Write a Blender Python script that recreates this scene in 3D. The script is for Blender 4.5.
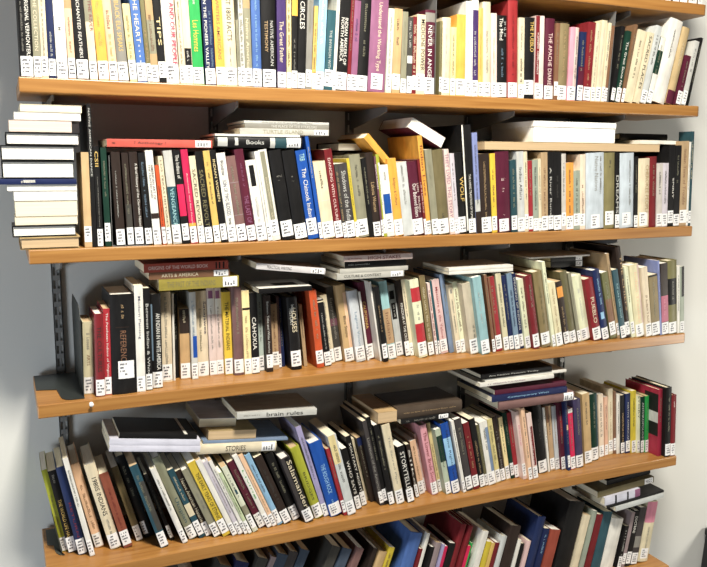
import bpy, math, random
from mathutils import Matrix, Vector
C = bpy.context.scene.collection
for o in list(bpy.data.objects): bpy.data.objects.remove(o)
ZO = 1.85            # height of the top book shelf above the floor
WALL = 0.27          # wall behind the shelves; shelf front edges are at y = 0
L = 1.829            # shelf length
TH = 0.030           # board thickness
# ---------------------------------------------------------------- camera
cam_d = bpy.data.cameras.new('camera'); cam = bpy.data.objects.new('camera', cam_d); C.objects.link(cam)
cam_d.sensor_width = 36; cam_d.lens = 36 * 787.096 / 707; cam_d.clip_start = .05
a, b, c = -0.41607, -0.15034, -0.00426
Rm = Matrix.Rotation(a, 3, 'Z') @ Matrix.Rotation(b, 3, 'X') @ Matrix.Rotation(c, 3, 'Y')
right, fwd, up = Rm.col[0], Rm.col[1], Rm.col[2]
M = Matrix((( right.x, up.x, -fwd.x, -0.0387), (right.y, up.y, -fwd.y, -1.7401), (right.z, up.z, -fwd.z, -0.1695 + ZO), (0, 0, 0, 1)))
cam.matrix_world = M
bpy.context.scene.camera = cam
# ---------------------------------------------------------------- world, lamps, exposure
w = bpy.data.worlds.new('world'); bpy.context.scene.world = w; w.use_nodes = True
bg = w.node_tree.nodes['Background']; bg.inputs[0].default_value = (.92, .96, 1, 1); bg.inputs[1].default_value = .095
def area(name, loc, target, size, sy, power, col):
    d = bpy.data.lights.new(name, 'AREA'); d.shape = 'RECTANGLE'; d.size = size; d.size_y = sy; d.energy = power; d.color = col
    o = bpy.data.objects.new(name, d); C.objects.link(o); o.location = loc
    o.rotation_euler = (Vector(target) - Vector(loc)).to_track_quat('-Z', 'Y').to_euler()
    return o
area('ceiling_light_panel', (.46, -1.32, 3.4), (.8, .27, 1.2), .48, .32, 124, (1, .94, .84))
area('right_wall_fill', (2.9, -.9, .95), (2.15, .27, .55), .3, .3, 11, (1, .95, .85))  # unseen fill lamp, added to brighten the wall right of the shelves
area('window_daylight', (-2.2, -1.9, .6), (.4, .27, .75), 1.0, .9, 40, (.80, .89, 1))
vs = bpy.context.scene.view_settings
vs.view_transform = 'Standard'; vs.look = 'None'; vs.exposure = .2; vs.gamma = 1; vs.use_curve_mapping = False
# ---------------------------------------------------------------- materials
PAL = dict(
 white=(.72,.70,.63), cream=(.66,.58,.40), paleyellow=(.70,.58,.29), yellow=(.60,.44,.05), gold=(.62,.42,.12), orange=(.78,.38,.07),
 tan=(.42,.29,.15), peach=(.76,.50,.32), brown=(.20,.10,.055), mauvebrown=(.20,.11,.10), darkred=(.17,.015,.02), red=(.36,.03,.035),
 orangered=(.50,.08,.025), crimson=(.50,.02,.08), pink=(.66,.28,.34), palepink=(.72,.56,.50), plum=(.085,.012,.028), purple=(.055,.03,.11),
 mauve=(.25,.10,.18), lavender=(.34,.31,.48), navy=(.012,.02,.07), blue=(.012,.07,.29), midblue=(.07,.14,.36), lightblue=(.30,.52,.72),
 aqua=(.32,.54,.55), teal=(.025,.075,.092), greyblue=(.17,.25,.33), green=(.03,.34,.08), darkgreen=(.008,.035,.022), limegreen=(.34,.37,.04),
 olive=(.17,.15,.07), greyolive=(.25,.24,.165), grey=(.24,.23,.20), lightgrey=(.50,.50,.46), silver=(.52,.54,.52), darkgrey=(.055,.052,.045),
 black=(.008,.0075,.0075), brownblack=(.028,.018,.014), greenwhite=(.62,.64,.50), palegreen=(.48,.55,.34), greygreen=(.30,.34,.27),
 brownred=(.24,.07,.04), greymauve=(.28,.22,.22), darkmauve=(.14,.06,.08), pinkmauve=(.42,.12,.18), lavenderwhite=(.56,.52,.56),
 bluewhite=(.52,.58,.62), bluelav=(.22,.26,.48), greywhite=(.44,.43,.38), lavwhite=(.60,.60,.68), navyplum=(.05,.04,.09),
 slate=(.06,.08,.11), salmon=(.52,.10,.075), oliveyellow=(.27,.22,.045), cranberry=(.30,.022,.045),
 brick=(.30,.06,.04), cardboard=(.50,.37,.19), leather=(.07,.05,.035), greengrey=(.42,.48,.36), metal=(.30,.30,.29))
NICE = dict(salmon='salmon red', oliveyellow='olive yellow', cranberry='cranberry red', darkred='dark red', paleyellow='pale yellow', mauvebrown='mauve brown', orangered='orange red', palepink='pale pink', midblue='medium blue',
 lightblue='light blue', greyblue='grey blue', darkgreen='dark green', limegreen='lime green', greyolive='grey olive', lightgrey='light grey', darkgrey='dark grey',
 brownblack='brownish black', greenwhite='greenish white', palegreen='pale green', greygreen='grey green', brownred='brownish red', greymauve='grey mauve',
 darkmauve='dark mauve', pinkmauve='pinkish mauve', lavenderwhite='lavender white', bluewhite='bluish white', bluelav='lavender blue', greywhite='greyish white',
 lavwhite='cool white', navyplum='dark plum navy', brick='brick red', cardboard='cardboard tan', leather='dark patterned leather', greengrey='greenish grey', metal='grey metal')
VAR = {}
def base_name(n): return n.rstrip('0123456789')
def rgb(n):
    b_ = base_name(n); c_ = PAL[b_]
    if b_ != n:
        r_ = random.Random(n); f = r_.uniform(.8, 1.2); c_ = tuple(min(.82, v * f * r_.uniform(.92, 1.08)) for v in c_)
    return c_
MATS = {}
def new_mat(name):
    m = bpy.data.materials.new(name); m.use_nodes = True
    return m, m.node_tree.nodes, m.node_tree.links, m.node_tree.nodes['Principled BSDF']
def cover_mat(n):
    if n in MATS: return MATS[n]
    m, N, K, P = new_mat('cover_' + n); c_ = rgb(n)
    tc = N.new('ShaderNodeTexCoord'); nz = N.new('ShaderNodeTexNoise'); nz.inputs['Scale'].default_value = 38; nz.inputs['Detail'].default_value = 5
    mp = N.new('ShaderNodeMapping'); mp.inputs['Scale'].default_value = (1.6, 1.6, .55)
    K.new(tc.outputs['Object'], mp.inputs[0]); K.new(mp.outputs[0], nz.inputs['Vector'])
    rp = N.new('ShaderNodeValToRGB'); rp.color_ramp.elements[0].position = .3; rp.color_ramp.elements[1].position = .75
    d = tuple(v * .80 for v in c_); li = tuple(min(.9, v * 1.12 + .004) for v in c_)
    rp.color_ramp.elements[0].color = (*d, 1); rp.color_ramp.elements[1].color = (*li, 1)
    K.new(nz.outputs['Fac'], rp.inputs[0]); K.new(rp.outputs[0], P.inputs['Base Color'])
    P.inputs['Roughness'].default_value = .45; P.inputs['Specular IOR Level'].default_value = .25
    MATS[n] = m; return m
def plain_mat(n, col, rough=.6, metal=0):
    if n in MATS: return MATS[n]
    m, N, K, P = new_mat(n)
    nz = N.new('ShaderNodeTexNoise'); nz.inputs['Scale'].default_value = 60
    rp = N.new('ShaderNodeValToRGB'); rp.color_ramp.elements[0].color = (*[v * .88 for v in col], 1); rp.color_ramp.elements[1].color = (*[min(1, v * 1.08) for v in col], 1)
    K.new(nz.outputs['Fac'], rp.inputs[0]); K.new(rp.outputs[0], P.inputs['Base Color'])
    P.inputs['Roughness'].default_value = rough; P.inputs['Metallic'].default_value = metal
    MATS[n] = m; return m
def ink_mat(n):
    key = 'ink_' + n
    return plain_mat(key, rgb(n), .55)
def page_mat(kind):
    key = 'pages_' + kind
    if key in MATS: return MATS[key]
    col = dict(white=(.86,.83,.74), cream=(.84,.76,.56), tan=(.58,.42,.24), pink=(.78,.64,.52))[kind]
    m, N, K, P = new_mat(key)
    tc = N.new('ShaderNodeTexCoord'); mp = N.new('ShaderNodeMapping'); mp.inputs['Scale'].default_value = (1500, 9, 9)
    nz = N.new('ShaderNodeTexNoise'); nz.inputs['Scale'].default_value = 1; nz.inputs['Detail'].default_value = 2
    K.new(tc.outputs['Object'], mp.inputs[0]); K.new(mp.outputs[0], nz.inputs['Vector'])
    rp = N.new('ShaderNodeValToRGB'); rp.color_ramp.elements[0].position = .25; rp.color_ramp.elements[1].position = .7
    rp.color_ramp.elements[0].color = (*[v * .74 for v in col], 1); rp.color_ramp.elements[1].color = (*col, 1)
    K.new(nz.outputs['Fac'], rp.inputs[0]); K.new(rp.outputs[0], P.inputs['Base Color']); P.inputs['Roughness'].default_value = .85
    bp = N.new('ShaderNodeBump'); bp.inputs['Strength'].default_value = .2; bp.inputs['Distance'].default_value = .0005
    K.new(nz.outputs['Fac'], bp.inputs['Height']); K.new(bp.outputs[0], P.inputs['Normal'])
    MATS[key] = m; return m
def wood_mat():
    m, N, K, P = new_mat('shelf_wood')
    tc = N.new('ShaderNodeTexCoord'); mp = N.new('ShaderNodeMapping'); mp.inputs['Scale'].default_value = (1.3, 26, 34)
    nz = N.new('ShaderNodeTexNoise'); nz.inputs['Scale'].default_value = 3; nz.inputs['Detail'].default_value = 7; nz.inputs['Distortion'].default_value = .5
    K.new(tc.outputs['Object'], mp.inputs[0]); K.new(mp.outputs[0], nz.inputs['Vector'])
    rp = N.new('ShaderNodeValToRGB'); e = rp.color_ramp.elements; e[0].position = .28; e[1].position = .78
    e[0].color = (.27, .115, .026, 1); e[1].color = (.44, .22, .062, 1)
    K.new(nz.outputs['Fac'], rp.inputs[0]); K.new(rp.outputs[0], P.inputs['Base Color']); P.inputs['Roughness'].default_value = .38
    bp = N.new('ShaderNodeBump'); bp.inputs['Strength'].default_value = .08; K.new(nz.outputs['Fac'], bp.inputs['Height']); K.new(bp.outputs[0], P.inputs['Normal'])
    return m
def wall_mat():
    m, N, K, P = new_mat('painted_wall')
    nz = N.new('ShaderNodeTexNoise'); nz.inputs['Scale'].default_value = 220; nz.inputs['Detail'].default_value = 3
    n2 = N.new('ShaderNodeTexNoise'); n2.inputs['Scale'].default_value = 2.2
    tc = N.new('ShaderNodeTexCoord'); K.new(tc.outputs['Object'], nz.inputs['Vector']); K.new(tc.outputs['Object'], n2.inputs['Vector'])
    rp = N.new('ShaderNodeValToRGB'); rp.color_ramp.elements[0].color = (.64, .64, .60, 1); rp.color_ramp.elements[1].color = (.69, .69, .65, 1)
    K.new(n2.outputs['Fac'], rp.inputs[0]); K.new(rp.outputs[0], P.inputs['Base Color']); P.inputs['Roughness'].default_value = .75
    bp = N.new('ShaderNodeBump'); bp.inputs['Strength'].default_value = .12; bp.inputs['Distance'].default_value = .002; K.new(nz.outputs['Fac'], bp.inputs['Height']); K.new(bp.outputs[0], P.inputs['Normal'])
    return m
WOOD, WALLM = wood_mat(), wall_mat()
METAL = plain_mat('rail_metal', (.26, .26, .25), .45, .5)
DARKMETAL = plain_mat('dark_enamel', (.022, .026, .024), .4)
STICK = plain_mat('sticker_paper', (.82, .82, .80), .6)
INK = plain_mat('sticker_ink', (.03, .03, .05), .7)
# ---------------------------------------------------------------- mesh helpers
def mesh_obj(name, V, F, mats, parent=None, mi=None, smooth=False):
    me = bpy.data.meshes.new(name); me.from_pydata(V, [], F)
    for m in (mats if isinstance(mats, (list, tuple)) else [mats]): me.materials.append(m)
    if mi: me.polygons.foreach_set('material_index', mi)
    if smooth: me.polygons.foreach_set('use_smooth', [True] * len(F))
    me.update()
    o = bpy.data.objects.new(name, me); C.objects.link(o)
    if parent: o.parent = parent
    return o
def box(V, F, x0, x1, y0, y1, z0, z1):
    k = len(V)
    V += [(x0,y0,z0),(x1,y0,z0),(x1,y1,z0),(x0,y1,z0),(x0,y0,z1),(x1,y0,z1),(x1,y1,z1),(x0,y1,z1)]
    F += [(k,k+3,k+2,k+1),(k+4,k+5,k+6,k+7),(k,k+1,k+5,k+4),(k+1,k+2,k+6,k+5),(k+2,k+3,k+7,k+6),(k+3,k,k+4,k+7)]
def extrude(poly, z0, z1):
    n = len(poly); V = [(x, y, z0) for x, y in poly] + [(x, y, z1) for x, y in poly]
    F = [tuple(reversed(range(n))), tuple(range(n, 2 * n))] + [(i, (i + 1) % n, n + (i + 1) % n, n + i) for i in range(n)]
    return V, F
def tag(o, label, cat, group=None, kind=None):
    if kind: o['kind'] = kind
    if label: o['label'] = label
    if cat: o['category'] = cat
    if group: o['group'] = group
    return o
def bevel(o, w_, seg=2):
    m = o.modifiers.new('bevel', 'BEVEL'); m.width = w_; m.segments = seg; m.limit_method = 'ANGLE'
def surf(s, x): zl, zr = SH[s]; return zl + (zr - zl) * x / L + ZO
# shelf heights (left, right) relative to the top full shelf
SH = {0: (0.2865, 0.2865), 1: (0, 0.0025), 2: (-0.3467, -0.348), 3: (-0.6771, -0.6743), 4: (-1.0674, -1.0663), 5: (-1.4324, -1.4324)}
# upright books: shelf, x, y, thickness, height, lean, colour, flags, sticker, spine marks
BOOKS = [
 (0,1.595,0.012,0.0252,0.1945,0.02,'white','',(),[]),
 (0,1.622,0.012,0.0236,0.2165,0.02,'black','',(),[]),
 (0,1.6493,0.012,0.0331,0.23,0.02,'palepink','',(),[]),
 (0,1.686,0.012,0.0223,0.193,0.02,'mauve','',(),[]),
 (0,1.7139,0.012,0.0244,0.214,0.02,'brownblack','',(),[]),
 (0,1.7403,0.012,0.0285,0.2259,0.02,'plum2','',(),[]),
 (0,1.7725,0.012,0.0346,0.2102,0.02,'tan','',(),[]),
 (0,1.8091,0.012,0.0175,0.2113,0.02,'black','',(),[]),
 (1,0.006,0.008,0.0234,0.1894,0.0005,'black','H',(),[('p','teal','.80','.86'),('t','THE ORIGINAL VERMONTERS','white','.05','.79','.3','.68'),('t','-','grey','.2','.75','.15','.25')]),
 (1,0.0303,0.008,0.0141,0.1766,0.0003,'greyolive','',(),[('t','THE COLLECTION','cream','.1','.7','.45')]),
 (1,0.0451,0.008,0.0124,0.1893,-0.002,'cream','',(),[('t','-','grey','.1','.8','.3')]),
 (1,0.0586,0.008,0.0136,0.1828,-0.0064,'navy','',(),[('t','-','lightgrey','.5','.8','.3')]),
 (1,0.0739,0.008,0.0208,0.2034,-0.0136,'white','',(),[('t','NATIONAL VERMONTERS','lightgrey','.1','.75','.4')]),
 (1,0.0965,0.008,0.0137,0.1744,-0.0229,'tan','',(),[('p','peach','.2','.78'),('t','-','brown','.3','.7','.3')]),
 (1,0.1125,0.008,0.023,0.2142,-0.0344,'black','',(),[('t','THE ENCHANTED FEATHERS','white','.1','.8','.28')]),
 (1,0.1378,0.008,0.0151,0.1932,-0.0448,'cream','',(),[('p','greyolive','.1','.4'),('t','ON THE RIVER','darkred','.05','.5','.4','.7')]),
 (1,0.1552,0.008,0.0205,0.2065,-0.0555,'orange','',(),[('t','-','gold','.2','.7','.3')]),
 (1,0.1774,0.008,0.0169,0.1888,-0.063,'peach','H',(),[('t','-','brown','.25','.45','.6'),('t','-','gold','.5','.8','.3')]),
 (1,0.1956,0.008,0.0203,0.2024,-0.0685,'grey','H',(),[('t','BLACK ELK SPEAKS','gold','.2','.7','.45')]),
 (1,0.2181,0.008,0.0145,0.1577,-0.0716,'paleyellow','',(),[('t','-','olive','.15','.8','.35')]),
 (1,0.2342,0.008,0.0192,0.2,-0.0727,'midblue2','',(),[('t','THE HEART','cream','.1','.6','.45'),('t','a  a  a  a','white','.62','.8','.15')]),
 (1,0.2543,0.008,0.0088,0.1837,-0.0681,'olive','',(),[('t','-','tan','.4','.8','.4')]),
 (1,0.2635,0.008,0.0152,0.1986,-0.0626,'tan','',(),[('p','greyolive','.35','.7'),('t','-','brown','.3','.7','.5')]),
 (1,0.2795,0.008,0.0148,0.1941,-0.0561,'black','',(),[('t','TIPS','paleyellow','.3','.6','.5')]),
 (1,0.2949,0.008,0.0274,0.2236,-0.0496,'white','H',(),[('t','LAND AND OUR PEOPLE','crimson','.05','.83','.35','.75'),('p','palepink','.0','.85','.55','1')]),
 (1,0.3236,0.008,0.0119,0.2101,-0.044,'cream','',(),[('t','-','brown','.1','.8','.3')]),
 (1,0.3359,0.008,0.016,0.199,-0.0421,'cream','',(),[('p','black','.62','.8','.05','.95'),('t','-','white','.65','.76','.3')]),
 (1,0.3525,0.008,0.023,0.2168,-0.0411,'green','',(),[('t','Les Hommes','yellow','.38','.68','.55'),('t','-','white','.1','.25','.4')]),
 (1,0.3793,0.008,0.0224,0.2277,-0.0391,'navy','',(),[('t','IN THE PIONEER VALLEY','white','.2','.85','.28','.3'),('t','-','greyblue','.3','.85','.2','.75')]),
 (1,0.4033,0.008,0.02,0.2214,-0.037,'orange','',(),[('t','THE WRITERS AMERICANS','brown','.05','.75','.35')]),
 (1,0.424,0.008,0.0271,0.2151,-0.035,'cream','H',(),[('t','POST 1800 FACTS','black','.05','.55','.38'),('t','-','grey','.6','.8','.12')]),
 (1,0.4521,0.008,0.0062,0.142,-0.0309,'greyolive','',(),[]),
 (1,0.4588,0.008,0.01,0.2099,-0.0267,'lightgrey','',(),[('t','-','olive','.1','.85','.6')]),
 (1,0.4691,0.008,0.0157,0.2109,-0.0235,'greyolive','',(),[('t','Native American','cream','.3','.85','.4'),('p','tan','.0','.2')]),
 (1,0.4865,0.008,0.0208,0.2251,-0.0161,'midblue','H',(),[('t','-','lightblue','.1','.8','.2')]),
 (1,0.5082,0.008,0.0335,0.243,-0.0087,'black','H',(),[('t','NATIVE AMERICAN','lightgrey','.4','.8','.22','.7'),('t','TESTIMONY','tan','.4','.68','.22','.32'),('t','-','grey','.08','.22','.5')]),
 (1,0.5436,0.008,0.0211,0.2264,-0.003,'purple2','',(),[('t','The Great Father','cream','.35','.75','.45')]),
 (1,0.5657,0.008,0.0106,0.2369,0.0056,'paleyellow','',(),[('t','-','black','.05','.8','.5')]),
 (1,0.5768,0.008,0.0139,0.2208,0.0135,'black','',(),[('p','orange','.0','.27'),('t','-','grey','.5','.9','.3')]),
 (1,0.5913,0.008,0.0182,0.2431,0.0236,'black','',(),[('t','ED CIRCLES','white','.1','.45','.6')]),
 (1,0.6104,0.008,0.0146,0.2241,0.034,'grey','',(),[]),
 (1,0.6257,0.008,0.0092,0.1868,0.0441,'gold','',(),[('t','-','brown','.2','.8','.4')]),
 (1,0.6353,0.008,0.0197,0.2433,0.0514,'lightblue','',(),[('t','-','white','.1','.6','.3')]),
 (1,0.656,0.008,0.0209,0.1804,0.0584,'teal2','',(),[('t','THE INVASION WITHIN','lightgrey','.25','.8','.3')]),
 (1,0.6779,0.008,0.0074,0.2398,0.059,'white','',(),[]),
 (1,0.6857,0.008,0.0266,0.2363,0.059,'black','',(),[('t','INDIAN MAKERS OF','white','.3','.75','.3','.7'),('t','NORTH AMERICA','white','.3','.72','.3','.35')]),
 (1,0.7139,0.008,0.0085,0.2386,0.0586,'darkred','',(),[]),
 (1,0.7232,0.008,0.0156,0.2071,0.0564,'mauve','',(),[('t','-','purple','.2','.45','.5')]),
 (1,0.7401,0.008,0.0275,0.2369,0.0526,'black','H',(),[('t','-','greyolive','.15','.42','.25'),('t','-','greyolive','.5','.66','.25')]),
 (1,0.7694,0.008,0.0445,0.2433,0.0461,'mauve','H',(),[('t','Understand the Working Type','cream','.15','.8','.38')]),
 (1,0.8156,0.008,0.0152,0.1962,0.0391,'greenwhite','',(),[('t','-','grey','.1','.8','.3')]),
 (1,0.8324,0.008,0.0212,0.1973,0.0324,'tan2','',(),[]),
 (1,0.8556,0.008,0.0152,0.1918,0.0232,'greyolive','',(),[]),
 (1,0.8726,0.008,0.014,0.1803,0.015,'darkgrey','',(),[('t','-','lightgrey','.05','.4','.6'),('p','white','.5','.6')]),
 (1,0.8878,0.008,0.0099,0.182,0.0097,'darkred','',(),[('t','-','cream','.1','.8','.6')]),
 (1,0.8988,0.008,0.0234,0.1887,0.005,'cream','',(),[('t','MEDICINE POWER','black','.06','.7','.45','.7')]),
 (1,0.9233,0.008,0.0276,0.2012,0.0004,'plum','H',(),[('t','NEVER IN ANGER','white','.18','.85','.4','.45'),('p','grey','.03','.14'),('t','-','grey','.18','.4','.2','.8')]),
 (1,0.9533,0.008,0.0059,0.2327,-0,'metal','P','none',[]),
 (1,0.9638,0.008,0.0071,0.1773,-0.0001,'olive','',(),[]),
 (1,0.9712,0.008,0.0239,0.1873,-0.0003,'cream','H',(),[('t','-','lightgrey','.1','.8','.3')]),
 (1,0.9957,0.008,0.015,0.1654,-0.0016,'paleyellow','',(),[]),
 (1,1.0118,0.008,0.026,0.1971,-0.0062,'orange2','',(),[('t','?','brown','.3','.5','.6','.7'),('t','?','darkred','.65','.9','.6','.7')]),
 (1,1.0393,0.008,0.0175,0.2304,-0.0127,'white','',(),[('t','-','lightgrey','.1','.6','.2')]),
 (1,1.0586,0.008,0.0182,0.2345,-0.0192,'white','',(),[('p','purple','.1','.85','.1','1'),('t','-','lightgrey','.3','.8','.4')]),
 (1,1.0787,0.008,0.0132,0.2165,-0.0271,'gold','',(),[('t','-','orange','.1','.8','.3')]),
 (1,1.0936,0.008,0.0233,0.2331,-0.0336,'cream','H',(),[('t','-','grey','.3','.75','.25')]),
 (1,1.1179,0.008,0.0166,0.2073,-0.037,'palepink','',(),[('t','-','peach','.2','.8','.4')]),
 (1,1.1356,0.008,0.0305,0.2038,-0.0356,'black','H',(),[('t','The Mind','white','.03','.3','.35','.4'),('t','-','lightgrey','.05','.28','.2','.8'),('t','-','greyblue','.4','.75','.2')]),
 (1,1.1697,0.008,0.0293,0.2431,-0.034,'red2','H',(),[('t','-','darkred','.1','.8','.2')]),
 (1,1.2006,0.008,0.0177,0.2026,-0.0301,'cream','',(),[('t','-','black','.5','.8','.6'),('t','-','grey','.1','.4','.3')]),
 (1,1.2188,0.008,0.032,0.2053,-0.0262,'black','H',(),[('t','THE PUEBLO','gold','.05','.42','.35','.7')]),
 (1,1.2521,0.008,0.0265,0.2116,-0.0192,'palepink','',(),[('p','darkred','.0','.8','0','.45'),('t','-','white','.2','.7','.3','.3')]),
 (1,1.2833,0.008,0.0295,0.2076,-0.0141,'plum','H',(),[('t','THE APACHE DIARIES','palepink','.18','.85','.4')]),
 (1,1.3136,0.008,0.0129,0.1975,-0.0044,'brown','',(),[]),
 (1,1.3271,0.008,0.0295,0.1985,0.0058,'olive2','H',(),[('t','-','tan','.1','.7','.2')]),
 (1,1.3595,0.008,0.0275,0.191,0.0186,'pink','H',(),[('p','palepink','0','.85','.5','1'),('t','-','grey','.1','.7','.2','.75')]),
 (1,1.3897,0.008,0.0191,0.1809,0.0287,'navy','',(),[('p','plum','.5','.9')]),
 (1,1.4106,0.008,0.0247,0.2079,0.0401,'darkred2','',(),[('t','-','tan','.1','.8','.25')]),
 (1,1.4372,0.008,0.0142,0.2073,0.0486,'cream','',(),[('t','-','grey','.1','.9','.3')]),
 (1,1.4531,0.008,0.0179,0.2159,0.0571,'cream','',(),[('t','-','lightgrey','.1','.8','.2')]),
 (1,1.4738,0.008,0.0106,0.2107,0.0671,'cream','',(),[('t','-','grey','.1','.6','.5')]),
 (1,1.4849,0.008,0.008,0.2045,0.0807,'brown','',(),[]),
 (1,1.5016,0.008,0.003,0.2433,0.0473,'metal','P','none',[]),
 (1,1.5062,0.008,0.0131,0.2063,0.1298,'black','',(),[]),
 (1,1.5229,0.008,0.0166,0.1949,0.1533,'darkgreen','',(),[('t','The Great Sioux Nation','white','.15','.9','.45')]),
 (1,1.5435,0.008,0.0101,0.2149,0.1748,'brown2','',(),[]),
 (1,1.555,0.008,0.0296,0.1997,0.1978,'cream','','none',[]),
 (1,1.5892,0.008,0.0212,0.1972,0.2084,'cream','','none',[('t','SACRED PLACES','black','.05','.8','.45')]),
 (1,1.6129,0.008,0.0207,0.2178,0.2162,'silver','',(),[]),
 (1,1.6349,0.008,0.0191,0.1875,0.2237,'darkgreen','',(),[('p','white','.0','.2'),('p','white','.55','.8')]),
 (1,1.6571,0.008,0.0475,0.2377,0.2296,'white','H','none',[]),
 (1,1.7089,0.008,0.0273,0.2203,0.2296,'tan3','H','none',[('p','plum','.82','1'),('t','-','cream','.2','.5','.2')]),
 (1,1.7458,0.008,0.0183,0.1422,0.2162,'plum','',(),[]),
 (1,1.767,0.008,0.0171,0.1852,0.2131,'lightgrey','',(),[]),
 (1,1.7864,0.008,0.0096,0.1965,0.2078,'black','S','none',[]),
 (2,0.1116,0.01,0.015,0.1997,0.0036,'cardboard2','',(),[('t','-','brown','.0','.0','.1')]),
 (2,0.1281,0.01,0.0088,0.2985,-0.0026,'black','','none',[('t','NATIVE AMERICAN DANCE','lightgrey','.03','.5','.4')]),
 (2,0.1382,0.01,0.0114,0.2124,-0.0063,'black','',(),[('t','CSII','gold','.05','.2','.6'),('t','Custer: Still Standing in Indian Country','grey','.3','.8','.25')]),
 (2,0.1541,0.01,0.0118,0.2099,-0.0133,'darkgreen','',(),[]),
 (2,0.1681,0.01,0.0019,0.1936,0,'metal','P','none',[]),
 (2,0.1773,0.01,0.0181,0.1995,-0.0264,'brownblack','',(),[('t','-','lightgrey','.2','.7','.14','.4')]),
 (2,0.2003,0.01,0.0135,0.1984,-0.0338,'brownblack','',(),[('p','darkgrey','.55','.82','.1','.95')]),
 (2,0.2174,0.01,0.0178,0.2002,-0.0428,'brownblack','H',(),[('t','A Brief History of the Cherokee Nation','white','.12','.8','.38','.7')]),
 (2,0.2388,0.01,0.0146,0.1987,-0.0538,'black','',(),[('t','-','greyblue','.1','.7','.3')]),
 (2,0.2561,0.01,0.0163,0.2052,-0.064,'white','',(),[('t','AMERICAN ART OF','black','.15','.52','.3','.7'),('t','THE HUNTED AND','black','.15','.5','.25','.35'),('p','brownblack','.66','.72')]),
 (2,0.2758,0.01,0.0081,0.1738,-0.0736,'orangered','',(),[('t','-','darkred','.25','.8','.3')]),
 (2,0.2856,0.01,0.0097,0.1936,-0.0794,'cream','',(),[('t','LOS TEXAS HISTORIES','brownblack','.05','.8','.4')]),
 (2,0.2991,0.01,0.0188,0.2052,-0.0841,'lightgrey','H',(),[('p','teal3','.38','.82'),('t','VENGEANCE','aqua','.4','.8','.45')]),
 (2,0.3207,0.01,0.0149,0.2065,-0.0879,'black','',(),[('t','The Indians of','white','.05','.3','.5'),('p','crimson2','.36','.7')]),
 (2,0.3384,0.01,0.0156,0.2083,-0.0914,'crimson','H',(),[('t','Americans and Red People','palepink','.25','.8','.25'),('p','orange','.78','.83')]),
 (2,0.3559,0.01,0.0139,0.1944,-0.0967,'cream','',(),[('t','SACRED REVOLT','black','.15','.82','.5')]),
 (2,0.3716,0.01,0.0164,0.2045,-0.1019,'black','',(),[('t','SACRED REVOLT','olive','.2','.82','.55')]),
 (2,0.391,0.01,0.0147,0.206,-0.1098,'gold','',(),[]),
 (2,0.4078,0.01,0.0138,0.208,-0.1183,'black','',(),[('t','INDIAN WOMEN','paleyellow','.1','.55','.4')]),
 (2,0.4239,0.01,0.0201,0.2017,-0.1276,'white','',(),[('t','SON OF TWO BLOODS','navy','.3','.7','.45'),('t','Woodrow','black','.08','.25','.4'),('t','Narratives','black','.73','.84','.35')]),
 (2,0.446,0.01,0.0225,0.1949,-0.1357,'mauvebrown','H',(),[('p','greymauve','.3','.31'),('p','greymauve','.68','.69')]),
 (2,0.4704,0.01,0.0205,0.2108,-0.1432,'plum2','H',(),[('t','THE LAST OF','mauve','.5','.8','.5'),('t','-','mauve','.15','.4','.2')]),
 (2,0.4923,0.01,0.0238,0.186,-0.1478,'white','',(),[('p','black','.06','.32','.25','.75'),('t','-','lightgrey','.45','.8','.3')]),
 (2,0.5181,0.01,0.0102,0.2075,-0.1532,'white','',(),[('t','-','grey','.2','.8','.2')]),
 (2,0.5294,0.01,0.0197,0.211,-0.1564,'white','H',(),[('p','greyolive','.02','.82','.15','.7'),('t','-','cream','.3','.8','.2','.42')]),
 (2,0.5541,0.01,0.0291,0.2096,-0.1568,'black','H',(),[('t','THE HISTORICAL','grey','.28','.3','.6'),('t','-','grey','.33','.34','.4'),('t','-','grey','.82','.825','.8')]),
 (2,0.5857,0.01,0.0306,0.2094,-0.1571,'black','H',(),[('t','-','grey','.28','.3','.6'),('t','-','grey','.34','.35','.4'),('t','-','grey','.82','.825','.8')]),
 (2,0.6188,0.01,0.026,0.2102,-0.156,'blue2','H',(),[('t','The Chinook Indians','white','.2','.78','.42'),('t','TRB','aqua','.04','.12','.5')]),
 (2,0.6466,0.01,0.0084,0.2436,-0.1525,'blue3','',(),[('t','-','lightgrey','.1','.4','.4')]),
 (2,0.6561,0.01,0.0303,0.1836,-0.149,'cream','',(),[('t','-','black','.12','.35','.25'),('p','palepink','.5','.51')]),
 (2,0.688,0.01,0.0196,0.2138,-0.1479,'darkred3','',(),[('t','DANCING WITH CULTURE','palepink','.1','.8','.35')]),
 (2,0.7094,0.01,0.0084,0.1789,-0.1462,'darkgrey','',(),[('t','-','tan','.1','.8','.5')]),
 (2,0.7184,0.01,0.0224,0.1801,-0.1453,'darkgrey2','',(),[('t','Shadows of the Indian','lightgrey','.1','.8','.5')]),
 (2,0.7417,0.01,0.007,0.1927,-0.1413,'yellow2','',(),[]),
 (2,0.7493,0.01,0.0287,0.2005,-0.1374,'greyolive','H',(),[('t','-','darkgrey','.1','.5','.2')]),
 (2,0.779,0.01,0.012,0.1937,-0.1324,'black','','none',[]),
 (2,0.7917,0.01,0.0201,0.2063,-0.129,'brownblack','H',(),[('t','Lakota Woman','tan','.35','.7','.45')]),
 (2,0.8123,0.01,0.0046,0.1982,-0.1261,'darkmauve','',(),[('t','EDUCATION','white','.1','.4','.7')]),
 (2,0.8177,0.01,0.0084,0.203,-0.1285,'limegreen','',(),[('p','white','.1','.84','.4','1')]),
 (2,0.8269,0.01,0.0208,0.1766,-0.131,'white','',(),[('p','blue','.4','.68','0','.9'),('t','-','grey','.1','.3','.3')]),
 (2,0.8488,0.01,0.0233,0.1924,-0.1345,'orange3','',(),[('t','Religion & Culture','brown','.25','.6','.4')]),
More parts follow.
